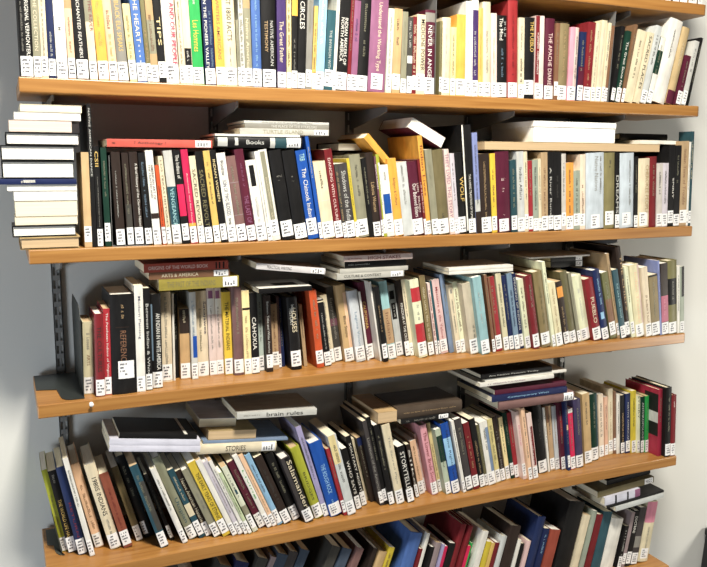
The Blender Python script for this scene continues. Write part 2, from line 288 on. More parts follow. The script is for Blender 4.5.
 (2,0.8731,0.01,0.0277,0.1837,-0.1369,'silver','','none',[('t','-','grey','.02','.6','.7')]),
 (2,0.9018,0.01,0.0297,0.1852,-0.1394,'plum','H',(),[('t','Our Beloved Elders','white','.3','.75','.35'),('t','-','palepink','.3','.7','.2','.85')]),
 (2,0.9327,0.01,0.0072,0.1921,-0.138,'darkred3','',(),[('t','-','palepink','.3','.7','.5')]),
 (2,0.9405,0.01,0.0136,0.2504,-0.1357,'orange4','H',(),[('t','Indian Lives','darkred','.1','.6','.5')]),
 (2,0.9554,0.01,0.0195,0.2156,-0.1334,'greyolive','',(),[]),
 (2,0.9757,0.01,0.0306,0.2149,-0.1257,'olive3','H',(),[('t','-','darkgrey','.75','.83','.25')]),
 (2,1.0075,0.01,0.0136,0.2172,-0.1179,'palepink','',(),[('t','THEY LIVED THIS STORY','mauve','.05','.8','.7')]),
 (2,1.0218,0.01,0.0129,0.2066,-0.1111,'lavenderwhite','',(),[]),
 (2,1.0354,0.01,0.0222,0.2086,-0.1052,'black','H',(),[('t','WOLF','gold','.3','.6','.5','.7')]),
 (2,1.0585,0.01,0.0046,0.2792,-0.0973,'black','','none',[('p','white','0','.97')]),
 (2,1.0636,0.01,0.0217,0.2788,-0.0947,'black','',(),[('t',"THE LIVING TRADITION OF YUP'IK MASKS",'white','.45','.95','.3')]),
 (2,1.0865,0.01,0.0154,0.2597,-0.089,'bluelav','','none',[('p','lightgrey','.66','.78'),('p','brownblack','.78','1')]),
 (2,1.1026,0.01,0.0316,0.206,-0.0838,'brownblack','',(),[('t','-','tan','.1','.8','.7')]),
 (2,1.1356,0.01,0.0156,0.2073,-0.0785,'yellow3','',(),[('t','-','brown','.2','.7','.5')]),
 (2,1.152,0.01,0.0432,0.2117,-0.0753,'plum3','H',(),[('t','Selected','palepink','.33','.36','.6'),('t','-','palepink','.45','.5','.6'),('t','-','palepink','.78','.79','.5')]),
 (2,1.1969,0.01,0.0186,0.1909,-0.0722,'teal4','',(),[]),
 (2,1.2175,0.01,0.0219,0.2131,-0.0713,'silver','',(),[('t','Indian Affairs','black','.2','.6','.4'),('p','lightgrey','.0','.8','0','.4')]),
 (2,1.24,0.01,0.0115,0.2133,-0.0705,'cream','',(),[]),
 (2,1.252,0.01,0.0143,0.1892,-0.0684,'red3','',(),[]),
 (2,1.2668,0.01,0.0182,0.1912,-0.0662,'greygreen','',(),[('t','-','darkgrey','.1','.7','.4')]),
 (2,1.2855,0.01,0.0089,0.1952,-0.0639,'cream','',(),[]),
 (2,1.2949,0.01,0.0207,0.2119,-0.0621,'tan4','',(),[('t','-','brown','.2','.8','.3')]),
 (2,1.3161,0.01,0.018,0.2138,-0.0602,'black','',(),[('t','A River Runs','lightgrey','.2','.8','.35')]),
 (2,1.3347,0.01,0.0263,0.2133,-0.0593,'black','',(),[('t','-','darkgrey','.3','.6','.2')]),
 (2,1.362,0.01,0.014,0.2088,-0.0585,'lightgrey2','',(),[]),
 (2,1.3765,0.01,0.0253,0.1842,-0.0577,'orange5','',(),[('t','-','brown','.1','.8','.3')]),
 (2,1.4023,0.01,0.0221,0.1632,-0.0574,'greygreen','',(),[('t','-','darkgrey','.1','.8','.4')]),
 (2,1.4249,0.01,0.0178,0.2075,-0.0575,'cream2','',(),[('t','-','brown','.4','.8','.5')]),
 (2,1.4471,0.01,0.0623,0.2113,-0.0579,'bluewhite','H',(),[('t','Native Nations','grey','.05','.5','.25','.55'),('t','-','grey','.05','.55','.2','.8')]),
 (2,1.5113,0.01,0.0369,0.2129,-0.0579,'olive4','H',(),[('t','-','darkgrey','.1','.2','.6')]),
 (2,1.5485,0.01,0.0155,0.2141,-0.0579,'black','',(),[('t','DREAMS','lightgrey','.3','.8','.6')]),
 (2,1.5644,0.01,0.0534,0.2119,-0.0583,'bluewhite','H',(),[('t','-','grey','.1','.7','.2','.7')]),
 (2,1.6182,0.01,0.0143,0.2034,-0.0584,'black','',(),[]),
 (2,1.6328,0.01,0.0439,0.1975,-0.0575,'cream3','H',(),[('t','CHEROKEE PEOPLE','tan','.1','.8','.3','.75')]),
 (2,1.6771,0.01,0.026,0.2038,-0.0554,'darkred4','H','none',[]),
 (2,1.7035,0.01,0.0208,0.1816,-0.0531,'lightgrey2','',(),[]),
 (2,1.7246,0.01,0.0209,0.185,-0.0469,'lavenderwhite','',(),[]),
 (2,1.7458,0.01,0.0222,0.2363,-0.0425,'black','',(),[('t','SPIRIT','white','.4','.65','.25','.8')]),
 (2,1.7682,0.01,0.0235,0.2364,-0.0372,'black','',(),[]),
 (2,1.792,0.01,0.0277,0.2494,-0.0329,'tan4','',(),[('t','Indian Time of Trouble','brown','.1','.75','.4')]),
 (2,1.82,0.01,0.0074,0.2481,-0.0297,'white','',(),[]),
 (2,1.8278,0.01,0.0097,0.2781,-0.0302,'teal4','S',(),[('t','-','cream','.1','.5','.4')]),
 (3,0.0983,0.0418,0.0215,0.163,0.0222,'cream4','H',(),[('t','-','grey','.15','.38','.6'),('t','ARTS','brown','.45','.6','.3'),('p','tan','.76','.82')]),
 (3,0.1209,0.0129,0.0191,0.1841,0.0172,'darkred2','H',(),[('t','THE CULTURES','brownblack','.15','.7','.45')]),
 (3,0.1408,0.0202,0.014,0.1938,0.0142,'red4','',(),[('t','The Powhatan Indians of Virginia','white','.05','.8','.4')]),
 (3,0.1561,0.0141,0.0518,0.2238,0.0088,'black','H',(0.035,0.075,0.0133,0.0474),[('p','brownblack','.32','.33','.2','.75'),('t','-','tan','.1','.24','.35'),('t','REFERENCE','brown','.36','.7','.3')]),
 (3,0.2092,0.0159,0.0187,0.2413,0.0044,'white','',(),[('t','Modern Painting','navy','.1','.5','.35')]),
 (3,0.23,0.0214,0.0142,0.2336,0.0034,'black','',(),[('t','Between Indian & White','lightgrey','.15','.85','.4')]),
 (3,0.2465,0.0298,0.0226,0.2169,0.0046,'black','H',(),[('t','AN INDIAN IN WHITE AMERICA','white','.2','.8','.4','.65'),('p','greyblue','.1','.7','0','.15')]),
 (3,0.2741,0.0736,0.0255,0.2139,0.0059,'cream5','H',(),[('t','-','grey','.05','.8','.7')]),
 (3,0.3022,0.0793,0.0048,0.2079,0.0072,'white','','none',[]),
 (3,0.3098,0.1011,0.0097,0.2039,0.0034,'black','','none',[]),
 (3,0.3207,0.0842,0.0232,0.1699,-0.0023,'tan2','',(),[('p','brownblack','.0','.35'),('t','-','cream','.02','.2','.7'),('t','?','cream','.03','.22','.6')]),
 (3,0.3452,0.0722,0.0142,0.21,-0.0084,'lightgrey','',(),[('p','blue4','.5','.75','.3','1'),('t','-','greyblue','.1','.5','.4')]),
 (3,0.3641,0.0886,0.0262,0.2081,-0.0147,'cream5','H',(),[('t','Sacajawea','navy','.12','.5','.3','.75'),('t','-','greyolive','.2','.7','.2','.35')]),
 (3,0.3923,0.0896,0.0177,0.2146,-0.0209,'palepink3','',(),[('p','mauve','.03','.12','.2','.8'),('p','white','.12','.3'),('t','-','grey','.2','.7','.25')]),
 (3,0.4105,0.0912,0.0165,0.2132,-0.0221,'palepink3','',(),[('p','mauve','.03','.12','.2','.8'),('p','white','.12','.3'),('t','-','grey','.2','.7','.25')]),
 (3,0.4275,0.0795,0.0192,0.2037,-0.023,'yellow3','',(),[('t','THE MATERIAL INDIANS','black','.12','.7','.45')]),
 (3,0.4473,0.0655,0.0235,0.2168,-0.0244,'mauvebrown2','H',(),[]),
 (3,0.4715,0.0629,0.0177,0.207,-0.0263,'paleyellow2','',(),[('p','brownblack','.2','.23'),('t','-','tan','.3','.8','.35')]),
 (3,0.49,0.0652,0.0199,0.2,-0.0276,'black','',(),[('t','CAHOKIA','white','.3','.7','.5')]),
 (3,0.5155,0.0843,0.012,0.1975,-0.0301,'silver2','',(),[]),
 (3,0.5283,0.065,0.0159,0.1912,-0.0325,'brownblack','',(),[('t','Between Tribe and White America','lightgrey','.08','.75','.35')]),
 (3,0.5487,0.0814,0.0166,0.1659,-0.0354,'tan5','',(),[('t','-','brown','.1','.8','.3')]),
 (3,0.5683,0.0917,0.0067,0.1825,-0.0381,'mauvebrown2','',(),[]),
 (3,0.578,0.1007,0.0092,0.1764,-0.054,'navy','','none',[]),
 (3,0.5909,0.0585,0.0268,0.1835,-0.0725,'black','H',(),[('t','Indians','white','.1','.2','.3'),('t','HOUSES','cream','.15','.48','.5','.55'),('t','HISTORY','lightgrey','.15','.38','.3','.3')]),
 (3,0.631,0.0811,0.009,0.1601,-0.0932,'tan4','','none',[]),
 (3,0.6564,0.0527,0.0195,0.1987,-0.1124,'orangered','H',(),[]),
 (3,0.6803,0.0607,0.0173,0.1733,-0.1319,'black','',(),[('p','cream','.02','.04'),('t','-','lightgrey','.2','.75','.2')]),
 (3,0.6993,0.0825,0.0176,0.1796,-0.139,'cream','',(),[('t','-','grey','.1','.8','.2')]),
 (3,0.7228,0.0954,0.0194,0.1983,-0.1423,'darkgrey','',(),[('t','Encyclopedia','grey','.15','.7','.45'),('p','darkmauve','.42','.52')]),
 (3,0.744,0.0768,0.0257,0.2039,-0.144,'tan6','H',(),[('p','peach','.1','.82','.6','1'),('t','Blue Stone','brownblack','.4','.68','.3')]),
 (3,0.772,0.0678,0.0262,0.1887,-0.1465,'bluewhite2','H',(),[('t','Laguna Vision','greyblue','.3','.78','.35')]),
 (3,0.8032,0.0719,0.0056,0.1851,-0.1502,'white','',(),[]),
 (3,0.8104,0.0819,0.0193,0.2075,-0.1538,'plum4','H',(),[('t','CALIFORNIA','gold','.25','.6','.4')]),
 (3,0.8306,0.0528,0.0046,0.2129,-0.1555,'white','','none',[]),
 (3,0.8356,0.0414,0.0139,0.201,-0.1555,'black','',(),[('t','-','tan','.25','.6','.25')]),
 (3,0.8603,0.0602,0.022,0.2102,-0.1575,'aqua','',(),[('p','tan5','.35','.8'),('t','Indians','brown','.4','.75','.4')]),
 (3,0.8964,0.0854,0.0193,0.1952,-0.1605,'silver','',(),[('p','black','.08','.2','.1','.8'),('p','black','.25','.48','.1','.8'),('t','-','lightgrey','.28','.45','.25')]),
 (3,0.9162,0.0728,0.0143,0.2088,-0.1581,'brownblack','',(),[('t','KINGDOM AT THE CROSS','white','.3','.83','.5')]),
 (3,0.931,0.073,0.0104,0.2106,-0.1578,'cream3','',(),[]),
 (3,0.9421,0.0435,0.0259,0.2114,-0.1596,'cream6','H',(),[('p','red5','.1','.28'),('p','red5','.56','.82'),('t','-','grey','.32','.52','.3')]),
 (3,0.9762,0.0539,0.0168,0.2197,-0.1612,'olive5','',(),[('t','-','cream','.1','.8','.6')]),
 (3,0.9984,0.0555,0.0077,0.1993,-0.1613,'palepink','',(),[('t','-','red3','.1','.8','.6')]),
 (3,1.0103,0.0596,0.0053,0.2041,-0.1677,'teal2','',(),[]),
 (3,1.0179,0.0606,0.0215,0.2058,-0.1716,'palepink2','',(),[('t','Massacre at the Yellow','red3','.1','.8','.35')]),
 (3,1.0448,0.0594,0.0142,0.2202,-0.1756,'greyblue2','H','none',[]),
 (3,1.0598,0.0495,0.0142,0.1925,-0.1768,'cream3','',(),[('p','grey','.07','.13','.3','.7'),('t','-','grey','.2','.7','.3')]),
 (3,1.0745,0.0484,0.013,0.1992,-0.1765,'cream6','',(),[('t','-','brown','.1','.7','.5')]),
 (3,1.088,0.0218,0.0253,0.1967,-0.1753,'cream7','H',(),[('t','-','grey','.6','.8','.2','.7')]),
 (3,1.1142,0.0095,0.0261,0.2142,-0.1763,'aqua2','',(),[('t','-','lightgrey','.2','.6','.2')]),
 (3,1.155,0.0178,0.0093,0.2183,-0.176,'brown','',(),[]),
 (3,1.1701,0.0233,0.0194,0.2104,-0.176,'red3','',(),[('p','brown','.0','.8','0','.3')]),
 (3,1.1953,0.0234,0.0169,0.2195,-0.1758,'cream4','',(),[]),
 (3,1.2149,0.0245,0.0143,0.2122,-0.1758,'navy','',(),[]),
 (3,1.23,0.0214,0.016,0.2177,-0.177,'greyblue','',(),[('t','-','navy','.2','.7','.35')]),
 (3,1.2509,0.0266,0.0121,0.216,-0.18,'navy','',(),[('t','SPEAKING OF INDIANS','lightgrey','.05','.75','.5')]),
 (3,1.2643,0.0197,0.0169,0.199,-0.1842,'cream6','',(),[]),
 (3,1.2831,0.006,0.0212,0.2095,-0.1911,'darkred5','H',(),[]),
 (3,1.3146,0.0111,0.0304,0.2179,-0.1984,'olive5','H',(),[('t','-','olive','.2','.7','.2')]),
 (3,1.3483,0.0089,0.0105,0.2479,-0.2076,'cream6','',(),[]),
 (3,1.3606,0.0069,0.0221,0.1874,-0.215,'cream8','',(),[('t','-','tan','.1','.8','.5')]),
 (3,1.3979,0.0204,0.0198,0.1858,-0.2237,'brownblack','',(),[('p','orange5','.08','.25'),('t','-','tan','.4','.8','.5')]),
 (3,1.4236,0.0243,0.023,0.2129,-0.2317,'olive6','H',(),[('t','-','olive','.2','.7','.2')]),
 (3,1.4528,0.0283,0.0113,0.2093,-0.2389,'greyolive','',(),[]),
 (3,1.4692,0.0343,0.0347,0.1957,-0.2413,'cream6','H',(),[('t','-','lightgrey','.2','.7','.3')]),
 (3,1.5057,0.0217,0.0294,0.1868,-0.2437,'darkred6','H',(),[('t','PUEBLO','cream','.3','.72','.5')]),
 (3,1.537,0.0191,0.0236,0.2128,-0.2434,'navy2','H',(),[('t','-','lightblue','.12','.5','.4'),('p','lightblue','.6','.7','.2','.7')]),
 (3,1.568,0.0224,0.0227,0.2038,-0.2414,'olive7','',(),[('p','brown','.4','.85')]),
 (3,1.5916,0.0198,0.0087,0.261,-0.2345,'tan7','',(),[]),
 (3,1.6008,0.0149,0.0185,0.2108,-0.2288,'teal5','',(),[('t','-','aqua','.2','.7','.3')]),
 (3,1.6218,0.0152,0.0175,0.2783,-0.2197,'brownblack','H',(),[('t','THE CHIEFS','tan','.1','.7','.4','.7')]),
 (3,1.6399,0.0143,0.0133,0.2169,-0.2073,'cream6','',(),[]),
 (3,1.6536,0.0094,0.0334,0.2194,-0.1903,'cream8','H',(),[('t','Indian Treaties','peach','.1','.8','.25'),('p','palepink','.0','.85','.75','1')]),
 (3,1.6877,0.006,0.0222,0.2117,-0.1695,'cream5','',(),[('t','-','brown','.4','.8','.3')]),
 (3,1.7103,0.006,0.0318,0.1861,-0.148,'olive5','',(),[('p','black','.0','.03')]),
 (3,1.7426,0.006,0.0064,0.229,-0.1278,'bluelav','','none',[]),
 (3,1.7491,0.006,0.0268,0.2183,-0.109,'brownblack','',(),[('p','pinkmauve','.45','.82'),('t','-','pink','.5','.75','.4')]),
 (3,1.7762,0.006,0.0354,0.2245,-0.0936,'olive8','H',(),[('p','black','.24','.6','0','.95'),('t','-','grey','.28','.55','.5')]),
 (3,1.812,0.0068,0.0095,0.2063,-0.0893,'white','','none',[]),
 (3,1.8218,0.006,0.0157,0.2057,-0.0846,'greygreen','',(),[('p','black','.0','.45','.3','1')]),
 (4,0.0387,0.1091,0.0126,0.2073,-0.1748,'limegreen2','',(),[('t','-','olive','.3','.8','.3')]),
 (4,0.0519,0.0963,0.0183,0.2074,-0.1755,'black','',(),[('t','THE WORLD LIFE HAS','gold','.35','.82','.4'),('t','-','grey','.05','.15','.3')]),
 (4,0.072,0.0746,0.0193,0.2202,-0.1813,'navy3','H',(),[('t','RETURN','darkred','.4','.8','.25')]),
 (4,0.0957,0.0601,0.0112,0.2478,-0.1983,'white','',(),[]),
 (4,0.111,0.0951,0.0197,0.2172,-0.2147,'peach','H',(),[('t','-','brown','.25','.8','.3'),('t','?','brown','.2','.28','.3')]),
 (4,0.1429,0.0734,0.0251,0.2184,-0.2326,'cream3','H',(),[('t','1980S INDIANS','black','.15','.6','.4'),('t','-','grey','.65','.9','.2')]),
 (4,0.1726,0.0687,0.0204,0.1963,-0.2505,'brownred','',(),[('t','-','darkred','.2','.8','.2')]),
 (4,0.2055,0.0927,0.0156,0.1994,-0.2654,'olive5','',(),[('t','-','olive','.2','.7','.25')]),
 (4,0.2255,0.1002,0.0216,0.2213,-0.2796,'black','H',(0.01,0.045,0.0009,0.0117),[]),
 (4,0.2531,0.0358,0.0185,0.2202,-0.3013,'teal6','',(),[('p','darkgrey','.2','.8','.35','1')]),
 (4,0.2818,0.0636,0.0086,0.1854,-0.3222,'black','',(),[]),
 (4,0.3047,0.0352,0.0132,0.2078,-0.345,'white','H',(),[]),
 (4,0.3236,0.0487,0.0199,0.2311,-0.3654,'greyolive2','H',(),[('t','Utopian','teal3','.5','.8','.5')]),
 (4,0.3475,0.0479,0.0144,0.1962,-0.376,'teal3','',(),[('p','cream','.5','.68'),('t','-','cream','.1','.45','.3')]),
 (4,0.3647,0.0499,0.0139,0.1904,-0.3828,'brownblack','',(),[('t','Native American Histories','cream','.12','.8','.55')]),
 (4,0.3813,0.0379,0.0181,0.1959,-0.3894,'greyolive','',(),[('t','-','grey','.35','.6','.25')]),
 (4,0.4021,0.0324,0.0192,0.2149,-0.3939,'yellow','',(),[('t','THE EARLY YEARS OF ETHNICITY','black','.15','.85','.45')]),
 (4,0.4243,0.0286,0.0121,0.2209,-0.3984,'white','',(),[('t','-','mauve','.0','.0','.1')]),
 (4,0.439,0.0261,0.0128,0.2143,-0.4039,'lavenderwhite','H',(),[('t','-','greymauve','.2','.7','.25')]),
 (4,0.4534,0.0247,0.0087,0.2174,-0.4047,'white','',(),[]),
 (4,0.4633,0.0226,0.0084,0.182,-0.4047,'palegreen','',(),[]),
 (4,0.4756,0.0276,0.0135,0.1936,-0.4058,'greenwhite','',(),[('p','teal6','.35','.42','.3','.7'),('p','greyolive','.6','.9')]),
 (4,0.4957,0.0411,0.018,0.1981,-0.4069,'plum2','',(),[]),
 (4,0.5156,0.0359,0.0118,0.216,-0.4069,'white','',(),[('t','Living','green','.2','.6','.4')]),
 (4,0.5296,0.0367,0.011,0.2149,-0.4056,'peach','',(),[('t','-','tan','.2','.8','.3')]),
 (4,0.5427,0.037,0.0143,0.2114,-0.4025,'lightblue2','H',(),[]),
 (4,0.56,0.0384,0.0207,0.2004,-0.3923,'brownblack','',(),[('t','-','darkgrey','.2','.7','.3')]),
 (4,0.5864,0.0461,0.0208,0.2,-0.374,'black3','H',(),[]),
 (4,0.6119,0.0223,0.024,0.1877,-0.3519,'darkgrey2','H',(),[('p','black','.0','.83','.35','1'),('t','Salamander','cream','.05','.8','.5','.7')]),
 (4,0.6423,0.0338,0.0236,0.2066,-0.3254,'limegreen2','H',(),[('t','BRIDGES','brownblack','.35','.75','.25')]),
 (4,0.6678,0.0376,0.014,0.2612,-0.299,'lavender','',(),[]),
 (4,0.6826,0.0277,0.0332,0.2114,-0.2787,'blue2','H',(),[('t','THE ROUGH ROCK','lightblue','.3','.7','.35'),('t','-','lightblue','.78','.85','.3')]),
 (4,0.7173,0.023,0.0095,0.193,-0.2655,'red3','',(),[]),
 (4,0.7273,0.0201,0.023,0.2272,-0.256,'silver','',(),[('p','paleyellow','.0','.35','0','.8')]),
 (4,0.7618,0.0435,0.015,0.1768,-0.2494,'black','',(),[('t','WHO SAYS','white','.2','.75','.5')]),
 (4,0.784,0.0574,0.0145,0.2041,-0.2445,'black','',(),[('t','SOLITARY NIGHT','white','.1','.8','.4')]),
 (4,0.8085,0.0866,0.007,0.184,-0.2389,'cream','','none',[]),
 (4,0.8159,0.071,0.0133,0.1893,-0.234,'brownblack','','none',[('p','navy2','.0','.12')]),
 (4,0.8298,0.0411,0.0118,0.2455,-0.2262,'darkgrey2','',(),[('t','Literature of the American','grey','.2','.85','.6')]),
 (4,0.8421,0.0407,0.0107,0.2544,-0.2216,'black','',(),[]),
 (4,0.8535,0.0338,0.0154,0.2319,-0.2168,'black','',(),[]),
 (4,0.8738,0.0282,0.0231,0.2301,-0.2129,'cream','H',(),[('t','The Sacred Pipe','grey','.15','.75','.3')]),
 (4,0.905,0.0268,0.02,0.1644,-0.2129,'black','',(),[('t','STORYTELLER','white','.1','.85','.7')]),
 (4,0.9403,0.0478,0.0103,0.1583,-0.2118,'brownblack','',(),[('t','Silko','white','.1','.8','.5')]),
 (4,0.959,0.0612,0.0176,0.1606,-0.2116,'peach','',(),[('t','-','brown','.1','.8','.25')]),
 (4,0.9829,0.077,0.0063,0.1727,-0.2116,'palepink','',(),[]),
 (4,0.9897,0.0428,0.0196,0.2081,-0.2113,'pink3','H',(),[('t','The Lower Brule Sioux','darkred','.1','.85','.5')]),
 (4,1.0164,0.0558,0.0104,0.2083,-0.2102,'paleyellow','',(),[('t','-','brown','.3','.8','.35')]),
 (4,1.0276,0.0336,0.0165,0.1941,-0.2121,'greengrey','',(),[('p','darkgreen','.1','.5')]),
 (4,1.0465,0.0286,0.0238,0.2084,-0.214,'blue4','H',(),[('p','lightblue','.2','.6'),('t','Native Rights Law','navy','.1','.8','.35')]),
 (4,1.077,0.0251,0.0092,0.2155,-0.2158,'white','',(),[]),
 (4,1.0915,0.03,0.02,0.2162,-0.2158,'darkgrey2','',(),[]),
 (4,1.1146,0.0309,0.0188,0.2011,-0.2128,'darkred3','',(),[('t','-','tan','.2','.7','.3')]),
 (4,1.1396,0.0366,0.0174,0.2081,-0.2118,'black','',(),[('t','-','tan','.3','.8','.3')]),
 (4,1.1599,0.0403,0.0088,0.1872,-0.2087,'olive6','',(),[]),
 (4,1.1691,0.0386,0.0247,0.1932,-0.2038,'white','',(),[('p','greyblue2','.1','.85','.6','1')]),
 (4,1.1998,0.0467,0.0158,0.1955,-0.2005,'paleyellow3','',(),[('t','-','olive','.1','.7','.4')]),
 (4,1.2197,0.0513,0.0152,0.1983,-0.1959,'brownblack','',(),[('t','-','grey','.2','.8','.4')]),
 (4,1.2392,0.0542,0.0137,0.1927,-0.1891,'paleyellow2','',(),[]),
 (4,1.2565,0.0546,0.012,0.2049,-0.1856,'darkgreen','',(),[]),
 (4,1.2695,0.0518,0.0143,0.2025,-0.184,'red3','H',(),[]),
 (4,1.2844,0.0352,0.0122,0.2104,-0.1827,'palepink','',(),[('t','Being','pink','.2','.5','.4')]),
 (4,1.2971,0.0249,0.0123,0.2218,-0.1793,'peach','',(),[]),
 (4,1.315,0.028,0.0164,0.2024,-0.1754,'palepink','',(),[('p','darkred4','.2','.8','.4','.9'),('t','-','white','.2','.8','.2')]),
 (4,1.3536,0.0515,0.0301,0.2114,-0.1645,'black','H',(),[('t','-','darkgrey','.2','.5','.4')]),
 (4,1.387,0.0539,0.0065,0.202,-0.1531,'white','','none',[]),
 (4,1.3971,0.0564,0.0165,0.2035,-0.141,'tan5','',(),[('p','brown','.0','.25','0','.5')]),
 (4,1.4171,0.0586,0.0149,0.1997,-0.1323,'bluewhite2','',(),[('t','-','tan','.2','.6','.3')]),
 (4,1.4324,0.0502,0.0142,0.2113,-0.1262,'plum2','',(),[('p','red3','.2','.5','.3','.8')]),
 (4,1.447,0.0377,0.0093,0.2204,-0.1255,'navy2','',(),[('p','peach','.35','.42','.3','.9')]),
 (4,1.4601,0.041,0.0168,0.1913,-0.125,'crimson2','',(),[('p','white','.0','.07')]),
 (4,1.4833,0.0436,0.0269,0.2135,-0.1175,'navyplum','H',(),[]),
 (4,1.5271,0.0596,0.0267,0.2224,-0.1109,'tan6','',(),[]),
 (4,1.5644,0.0711,0.0272,0.2119,-0.0995,'darkgreen2','H',(),[('p','teal6','.0','.85','.75','1')]),
 (4,1.606,0.0868,0.019,0.2035,-0.0879,'cream2','',(),[]),
 (4,1.6319,0.0914,0.0124,0.1905,-0.0769,'peach2','',(),[]),
 (4,1.6495,0.0949,0.0176,0.2146,-0.0736,'cream3','',(),[('t','-','tan','.2','.8','.3')]),
 (4,1.6674,0.0926,0.0102,0.2043,-0.0694,'brown','',(),[]),
 (4,1.6779,0.0889,0.0116,0.1938,-0.0691,'white','','none',[]),
 (4,1.6898,0.0851,0.0153,0.1908,-0.0689,'black','',(),[('t','VOICES FROM THE PAST','tan','.3','.85','.4')]),
 (4,1.7054,0.0807,0.0182,0.1952,-0.0687,'navy2','',(),[('t','NATIVE AMERICAN','lightgrey','.15','.8','.3')]),
 (4,1.724,0.075,0.0167,0.2037,-0.0683,'yellow4','',(),[]),
 (4,1.7409,0.0689,0.0109,0.1885,-0.0651,'cream6','',(),[('t','STORY','brownblack','.0','.4','.5')]),
 (4,1.7521,0.0654,0.0143,0.184,-0.0621,'darkgreen2','',(),[('t','ANTHROPOLOGY','lightgrey','.1','.8','.5')]),
 (4,1.7667,0.0614,0.0126,0.1855,-0.0592,'green2','',(),[]),
 (4,1.7796,0.0202,0.0159,0.215,-0.055,'cranberry','HC','none',[]),
 (4,1.7959,0.006,0.0218,0.2231,-0.0518,'black3','H',(),[]),
 (4,1.818,0.006,0.0195,0.1965,-0.0511,'darkred7','H',(),[('t','-','palepink','.1','.2','.3')]),
 (5,0.0011,0.05,0.0235,0.3,0.4189,'darkgrey','','none',[]),
 (5,0.1758,0.05,0.0423,0.3,0.4189,'darkgrey2','','none',[]),
 (5,0.275,0.05,0.032,0.3,0.4189,'darkgrey','','none',[]),
 (5,0.3165,0.05,0.0348,0.3,0.4189,'navy','','none',[]),
 (5,0.3724,0.05,0.0283,0.3,0.4189,'darkgrey','','none',[]),
 (5,0.4075,0.05,0.0136,0.3,0.4189,'greymauve2','','none',[]),
 (5,0.4254,0.05,0.0286,0.3,0.4189,'slate2','','none',[]),
 (5,0.4595,0.05,0.024,0.3,0.4087,'darkgrey2','','none',[]),
 (5,0.4872,0.05,0.0243,0.3,0.4189,'slate2','','none',[]),
 (5,0.5767,0.05,0.026,0.2908,0.4189,'darkgrey','','none',[]),
 (5,0.6142,0.05,0.0265,0.2767,0.4189,'slate3','','none',[]),
 (5,0.6583,0.05,0.0205,0.2707,0.4163,'mauvebrown','','none',[]),
 (5,0.7211,0.05,0.0131,0.2575,0.3764,'brownblack','','none',[]),
 (5,0.7483,0.05,0.0254,0.238,0.3667,'tan6','H','none',[]),
 (5,0.7814,0.05,0.017,0.2457,0.338,'yellow2','','none',[('t','-','brown','.05','.3','.4')]),
 (5,0.848,0.05,0.0388,0.2685,0.3053,'midblue','H','none',[]),
 (5,0.8955,0.05,0.0097,0.2192,0.2808,'darkred3','','none',[]),
 (5,0.9062,0.05,0.0099,0.263,0.2795,'white','','none',[]),
 (5,0.9334,0.05,0.0108,0.2165,0.277,'black','','none',[]),
 (5,0.9464,0.05,0.0169,0.2256,0.2759,'greymauve','','none',[]),
 (5,0.9715,0.05,0.0074,0.2172,0.2738,'lavender','','none',[]),
 (5,0.9797,0.05,0.0099,0.2098,0.2743,'crimson','','none',[]),
 (5,0.9911,0.05,0.0197,0.2145,0.292,'black','','none',[]),
 (5,1.0119,0.05,0.0183,0.2661,0.2983,'darkred8','H','none',[]),
 (5,1.0407,0.05,0.0149,0.2571,0.2988,'darkred8','H','none',[]),
 (5,1.0562,0.05,0.0087,0.1961,0.2981,'crimson2','','none',[]),
 (5,1.0652,0.05,0.0045,0.2034,0.2978,'green2','','none',[]),
 (5,1.0961,0.05,0.0195,0.23,0.2913,'white','','none',[]),
 (5,1.1231,0.05,0.0148,0.1941,0.2857,'yellow2','','none',[]),
 (5,1.1421,0.05,0.0116,0.187,0.2775,'gold','','none',[]),
 (5,1.1549,0.05,0.0149,0.1851,0.2766,'darkred3','','none',[]),
 (5,1.1759,0.05,0.0185,0.1986,0.2748,'silver','H','none',[]),
 (5,1.2011,0.05,0.0376,0.221,0.2669,'brownblack','H','none',[]),
 (5,1.2414,0.05,0.0102,0.1772,0.2621,'white','','none',[]),
 (5,1.2531,0.05,0.0136,0.1632,0.261,'black','','none',[]),
 (5,1.277,0.05,0.0122,0.1667,0.2591,'palepink2','','none',[]),
 (5,1.2974,0.05,0.0284,0.2334,0.2577,'navy3','H','none',[]),
 (5,1.3305,0.05,0.0197,0.1933,0.255,'navy','','none',[('t','-','lightblue','.1','.4','.3')]),
 (5,1.3596,0.05,0.0349,0.181,0.2524,'brick2','','none',[]),
 (5,1.4114,0.05,0.059,0.2539,0.2377,'black','H','none',[]),
 (5,1.479,0.05,0.0224,0.2072,0.2429,'cream3','','none',[]),
 (5,1.5101,0.05,0.0152,0.2168,0.2405,'greygreen','','none',[]),
 (5,1.5306,0.05,0.0231,0.2002,0.2387,'darkred3','','none',[]),
 (5,1.5588,0.05,0.0347,0.202,0.2197,'teal5','','none',[]),
 (5,1.6002,0.05,0.0506,0.1689,0.2154,'white','H','none',[]),
 (5,1.667,0.05,0.015,0.1391,0.1893,'black','',(),[('t','-','lightgrey','.1','.7','.5')]),
 (5,1.6837,0.05,0.0134,0.182,0.1811,'greymauve','',(),[]),
 (5,1.7,0.05,0.0192,0.1828,0.1678,'black','',(),[('t','DOCTRINE','white','.1','.4','.5')]),
 (5,1.7223,0.05,0.0254,0.1887,0.1541,'darkgrey2','',(),[('p','grey','.5','.7')]),
 (5,1.7539,0.05,0.0424,0.2,0.151,'cream9','H',(),[('p','pink4','.0','.35'),('t','-','grey','.4','.8','.15')]),
]
